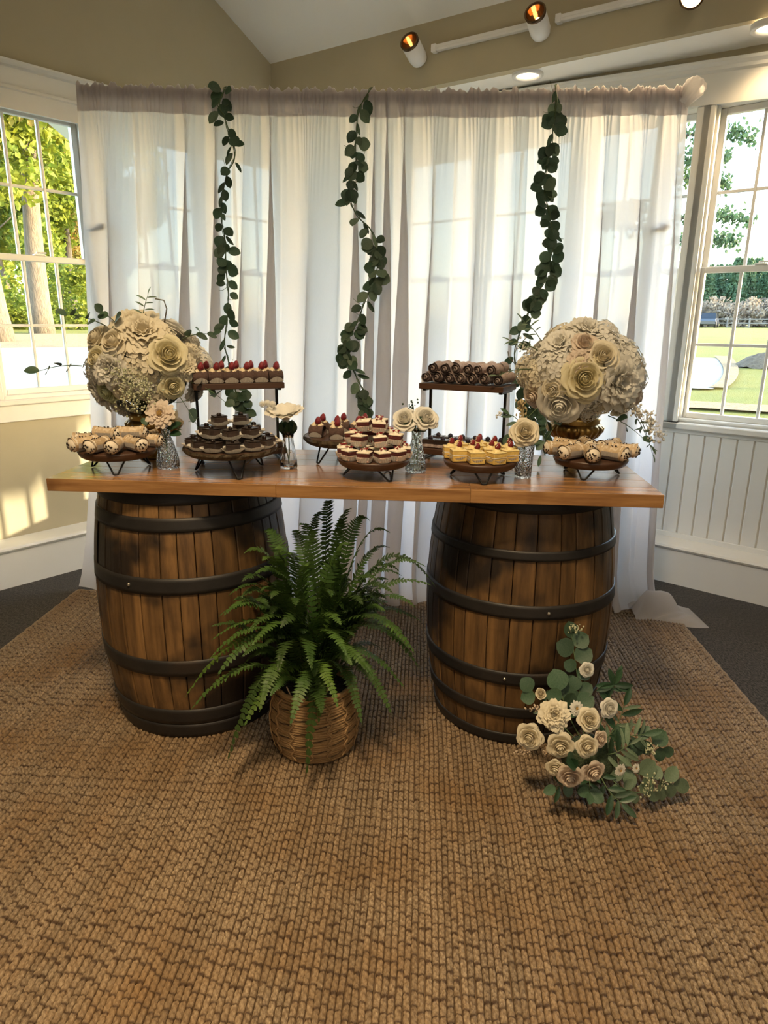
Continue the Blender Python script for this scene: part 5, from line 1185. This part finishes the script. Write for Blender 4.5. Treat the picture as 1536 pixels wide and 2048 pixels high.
# ------------------------------------------------------------------ rose spray on the rug against the right barrel
t = empty('rose_spray', (0.640, 1.800, RUGZ)); tag(t, 'white rose and eucalyptus spray lying on the rug against the right barrel', 'flowers')
rr = random.Random(77); F0 = Vector(t.location)
def wp(px, py, Y):          # metre offsets measured off a plane at depth Y in front of the barrel
    f = 1361.; c, s = math.cos(math.radians(15.75)), math.sin(math.radians(15.75)); u, v = (px - 768) / f, (py - 1024) / f
    k = Y / (c - v * s); return Vector((k * (u + v * .0087), Y, 1.41 + k * (-s - v * c) + k * u * -.0087)) - F0
for px, py, Y, rp, kind, dx, dz in [(1108, 1424, 1.74, 33, 'peony_cream', -.1, .55), (1061, 1466, 1.76, 29, 'rose_cream', -.45, .15), (1176, 1432, 1.75, 25, 'rose_cream', .05, .5), (1172, 1484, 1.69, 24, 'rose_cream', .1, .15), (1120, 1482, 1.71, 29, 'rose_cream', -.15, .0), (1140, 1542, 1.66, 27, 'rose_blush', -.15, -.15), (1184, 1532, 1.66, 25, 'rose_blush', .2, -.1), (1112, 1528, 1.68, 20, 'rose_cream', -.4, -.1),
                                    (1216, 1408, 1.80, 21, 'rose', .2, .3), (1173, 1332, 1.90, 17, 'rose', .1, .2), (1082, 1382, 1.84, 16, 'rosebud', -.3, .5), (1198, 1470, 1.72, 18, 'rose_blush', .5, .2), (1152, 1410, 1.79, 16, 'dahlia', .3, .4), (1240, 1532, 1.68, 13, 'dahlia', .3, .1), (1272, 1528, 1.72, 10, 'dahlia', .4, .3)]:
    flower(kind, t, wp(px, py, Y), (dx, -1, dz), rp / 780. * 1.2, rr.uniform(0, 6), name={'peony_cream': 'peony', 'dahlia': 'small_white_flower'}.get(kind, 'rose'))
core = wp(1180, 1500, 1.78)
def branch(tip_px, tip_Y, mid_px, mid_Y, kinds, n, size, t0=.35, r=.0024):
    a = core; m = wp(*mid_px, mid_Y); e = wp(*tip_px, tip_Y); pts = smooth_path([a, m, e], 8)
    b = MB(); b.tube(pts, [r * (1 - .6 * i / len(pts)) for i in range(len(pts))], 5); b.build('branch', M_stem, t, True)
    for i in range(n):
        f = t0 + (1 - t0) * i / (n - 1); k = min(len(pts) - 2, int(f * (len(pts) - 1))); p = pts[k]; d = (pts[k + 1] - pts[k]).normalized(); s = 1 if i % 2 else -1
        sd = d.cross(Vector((0, -1, .4))).normalized() * s; dd = d * .55 + sd if i < n - 1 else d
        leaf(rr.choice(kinds), t, p, dd + Vector((0, -.15, rr.uniform(-.1, .2))), (rr.uniform(-.4, .4), -1, rr.uniform(.2, .8)), size * rr.uniform(.8, 1.2))
    return pts
branch((1143, 1262), 1.955, (1160, 1380), 1.88, ['roundd'], 9, .052, .45)
branch((1235, 1345), 1.86, (1205, 1430), 1.82, ['lancek'], 3, .05, .7)
for d in ((-.35, -.1, 1), (.3, -.1, .9), (1, -.2, .05), (1, -.25, -.25), (-1, -.2, .02), (-.95, -.3, -.22), (-.55, -.2, -.9)): leaf('lancek', t, wp(1228, 1362, 1.85), d, (0, -1, .4), .058)
branch((1330, 1490), 1.80, (1270, 1470), 1.78, ['roundd', 'ovald'], 7, .055)
branch((1352, 1560), 1.74, (1280, 1540), 1.72, ['roundp', 'roundp', 'ovalp'], 9, .052)
branch((1300, 1580), 1.70, (1240, 1565), 1.70, ['ovalp', 'roundp'], 6, .045)
branch((1245, 1600), 1.66, (1215, 1570), 1.69, ['lancek', 'lanced'], 8, .055)
branch((1180, 1580), 1.66, (1180, 1560), 1.69, ['lancek', 'ovald'], 8, .045)
branch((1250, 1400), 1.82, (1230, 1450), 1.79, ['lancek', 'longp'], 9, .055)
branch((1290, 1460), 1.78, (1240, 1470), 1.78, ['longp', 'lanced'], 10, .05)
branch((1262, 1480), 1.74, (1225, 1500), 1.73, ['lancek', 'longp'], 10, .055)
branch((1060, 1372), 1.88, (1120, 1440), 1.83, ['roundd', 'lanced'], 6, .045, .5)
branch((1120, 1372), 1.86, (1140, 1430), 1.82, ['roundd'], 4, .058, .6)
branch((1150, 1372), 1.88, (1160, 1430), 1.84, ['roundd'], 4, .05, .6)
branch((1110, 1570), 1.68, (1140, 1555), 1.70, ['ovald', 'lancek'], 6, .045)
leaf('roundk', t, wp(1150, 1515, 1.64), (-.4, -.5, .3), (0, -.8, .6), .052); leaf('ovalk', t, wp(1135, 1525, 1.64), (.3, -.5, .6), (0, -.8, .5), .045)
b = MB()
for px, py, Y in ((1153, 1250, 1.94), (1300, 1490, 1.76), (1325, 1555, 1.72), (1300, 1555, 1.70), (1290, 1575, 1.70)):
    c = wp(px, py, Y); baby(b, c, None, 22, .011, rr, .0032)
    for k in range(6): b.tube([c + Vector((0, 0, -.02)), c + Vector((rr.gauss(0, .012), rr.gauss(0, .01), rr.gauss(0, .01)))], .0008, 3)
o = b.build('seed_clusters', M_seed, t, True); o['kind'] = 'stuff'
b = MB()
for px, py, dx in ((1065, 1412, -1), (1050, 1500, -1), (1095, 1500, -.3), (1105, 1510, .2)):
    c = wp(px, py, 1.74)
    for k in range(22): q = rr.random(); p = c + Vector((dx * .05 * q - dx * .02, 0, .004 * math.sin(k))); b.ball(p + Vector((rr.gauss(0, .003), rr.gauss(0, .003), rr.gauss(0, .006 * (1.1 - q)))), .0034, 5, 3)
b.build('astilbe_plume', mat('blush_plume', (0.52, 0.42, 0.32), 0.8, noise=(50, 3), col2=(0.40, 0.30, 0.2)), t, True)
b = MB(); b.ball(tuple(core + Vector((0, 0, -.02))), 1, 14, 8, sq=(.085, .07, .075)); b.build('leafy_core', bpy.data.materials['dark_greenery'], t, True)

# ------------------------------------------------------------------ track lights and recessed downlights
M_fix = mat('white_fixture', (0.80, 0.78, 0.74), 0.35); M_refl = mat('amber_reflector', (0.34, 0.17, 0.06), 0.12, 0.9); M_bulb = mat('glowing_bulb', (1.0, 0.80, 0.50), 0.3, emit=9.0); M_glare = mat('glaring_bulb', (1.0, 0.78, 0.42), 0.3, emit=60.0); M_lens = mat('glowing_downlight_lens', (1.0, 0.82, 0.55), 0.3, emit=6.0)
M_dark = mat('bronze_ring', (0.10, 0.06, 0.03), 0.25, .8)
tr = empty('track_rail', (0, 0, 0)); tr.matrix_world = MH; tag(tr, 'white track lighting rail along the tan beam', 'track light')
for s0, s1 in ((1.24, 1.83), (1.96, 3.9)):
    b = MB(); b.box(s0, s1, -.034, 0, 2.858, 2.888, c=.003); b.box(s0, s1, -.036, -.030, 2.870, 2.876); b.build('rail', M_fix, tr)
    b = MB(); b.box(s0, s0 + .03, -.038, 0, 2.853, 2.893, c=.003); b.build('rail_joint', M_fix, tr)
def spot(loc, d, label, e):
    t = empty('track_spotlight', loc); tag(t, label, 'spotlight', 'track spotlights on the tan beam'); q = rotmat(d); h = ob('housing', None)
    COL.objects.unlink(h); bpy.data.objects.remove(h)
    b = MB(); b.lathe([(0, -.10), (.030, -.10), (.046, -.085), (.052, -.06), (.052, .055), (.049, .055), (.046, -.02), (0, -.03)], 28, M=q); b.build('housing', M_fix, t, True)
    b = MB(); b.lathe([(.0525, .045), (.054, .060), (.050, .064), (.044, .060), (.046, .045)], 28, M=q); b.build('front_ring', M_dark, t, True)
    b = MB(); b.lathe([(.046, .054), (.040, .02), (.028, -.008), (.008, -.018)], 28, M=q); b.build('reflector', M_refl, t, True)
    b = MB(); b.ball((.008, -.012, .016), .030 if e < 32 else .014, 12, 8, M=q); b.build('bulb', M_glare if e < 32 else M_bulb, t, True)
    b = MB(); b.tube([(0, 0, -.03), (.03, .06, .02), (.045, .085, .03)], .010, 8); b.build('bracket', M_fix, t, True)
    p = Vector(loc) + (q @ Vector((0, 0, .075))); L_ = lamp('spot_beam', 'SPOT', p, e, (1.0, 0.72, 0.40), aim=p + Vector(d), spot_size=math.radians(100), spot_blend=.6, shadow_soft_size=.03)
    return t
def hpos(s, d, z): return tuple(MH @ Vector((s, d, z)))
spot(hpos(1.165, -.10, 2.865), (-.42, -.78, .36), 'leftmost track spotlight with amber reflector, at the rail end', 34)
spot(hpos(1.895, -.10, 2.855), (-.40, -.80, .32), 'middle track spotlight with amber reflector, in the rail gap', 34)
spot(hpos(2.63, -.11, 2.812), (-.42, -.80, -.45), 'rightmost track spotlight, glaring, cut by the top edge', 30)
for x, y, z, lb in ((.757, 4.190, 2.688, 'recessed downlight in the bay soffit above the curtain'), (1.688, 3.468, 2.660, 'recessed downlight in the bay soffit at the right picture edge')):
    t = empty('recessed_downlight', (x, y, z)); tag(t, lb, 'ceiling light', 'recessed downlights in the soffit')
    b = MB(); b.lathe([(.062, .02), (.062, -.004), (.082, -.006), (.084, .0), (.084, .02)], 32); b.build('trim_ring', M_fix, t, True)
    b = MB(); b.lathe([(0, .004), (.062, .006)], 32); b.build('lens', M_lens, t, True)
    lamp('downlight_beam', 'SPOT', (x, y, z - .03), 11, (1.0, 0.70, 0.38), aim=(x, y, 0), spot_size=math.radians(130), spot_blend=.9, shadow_soft_size=.05)
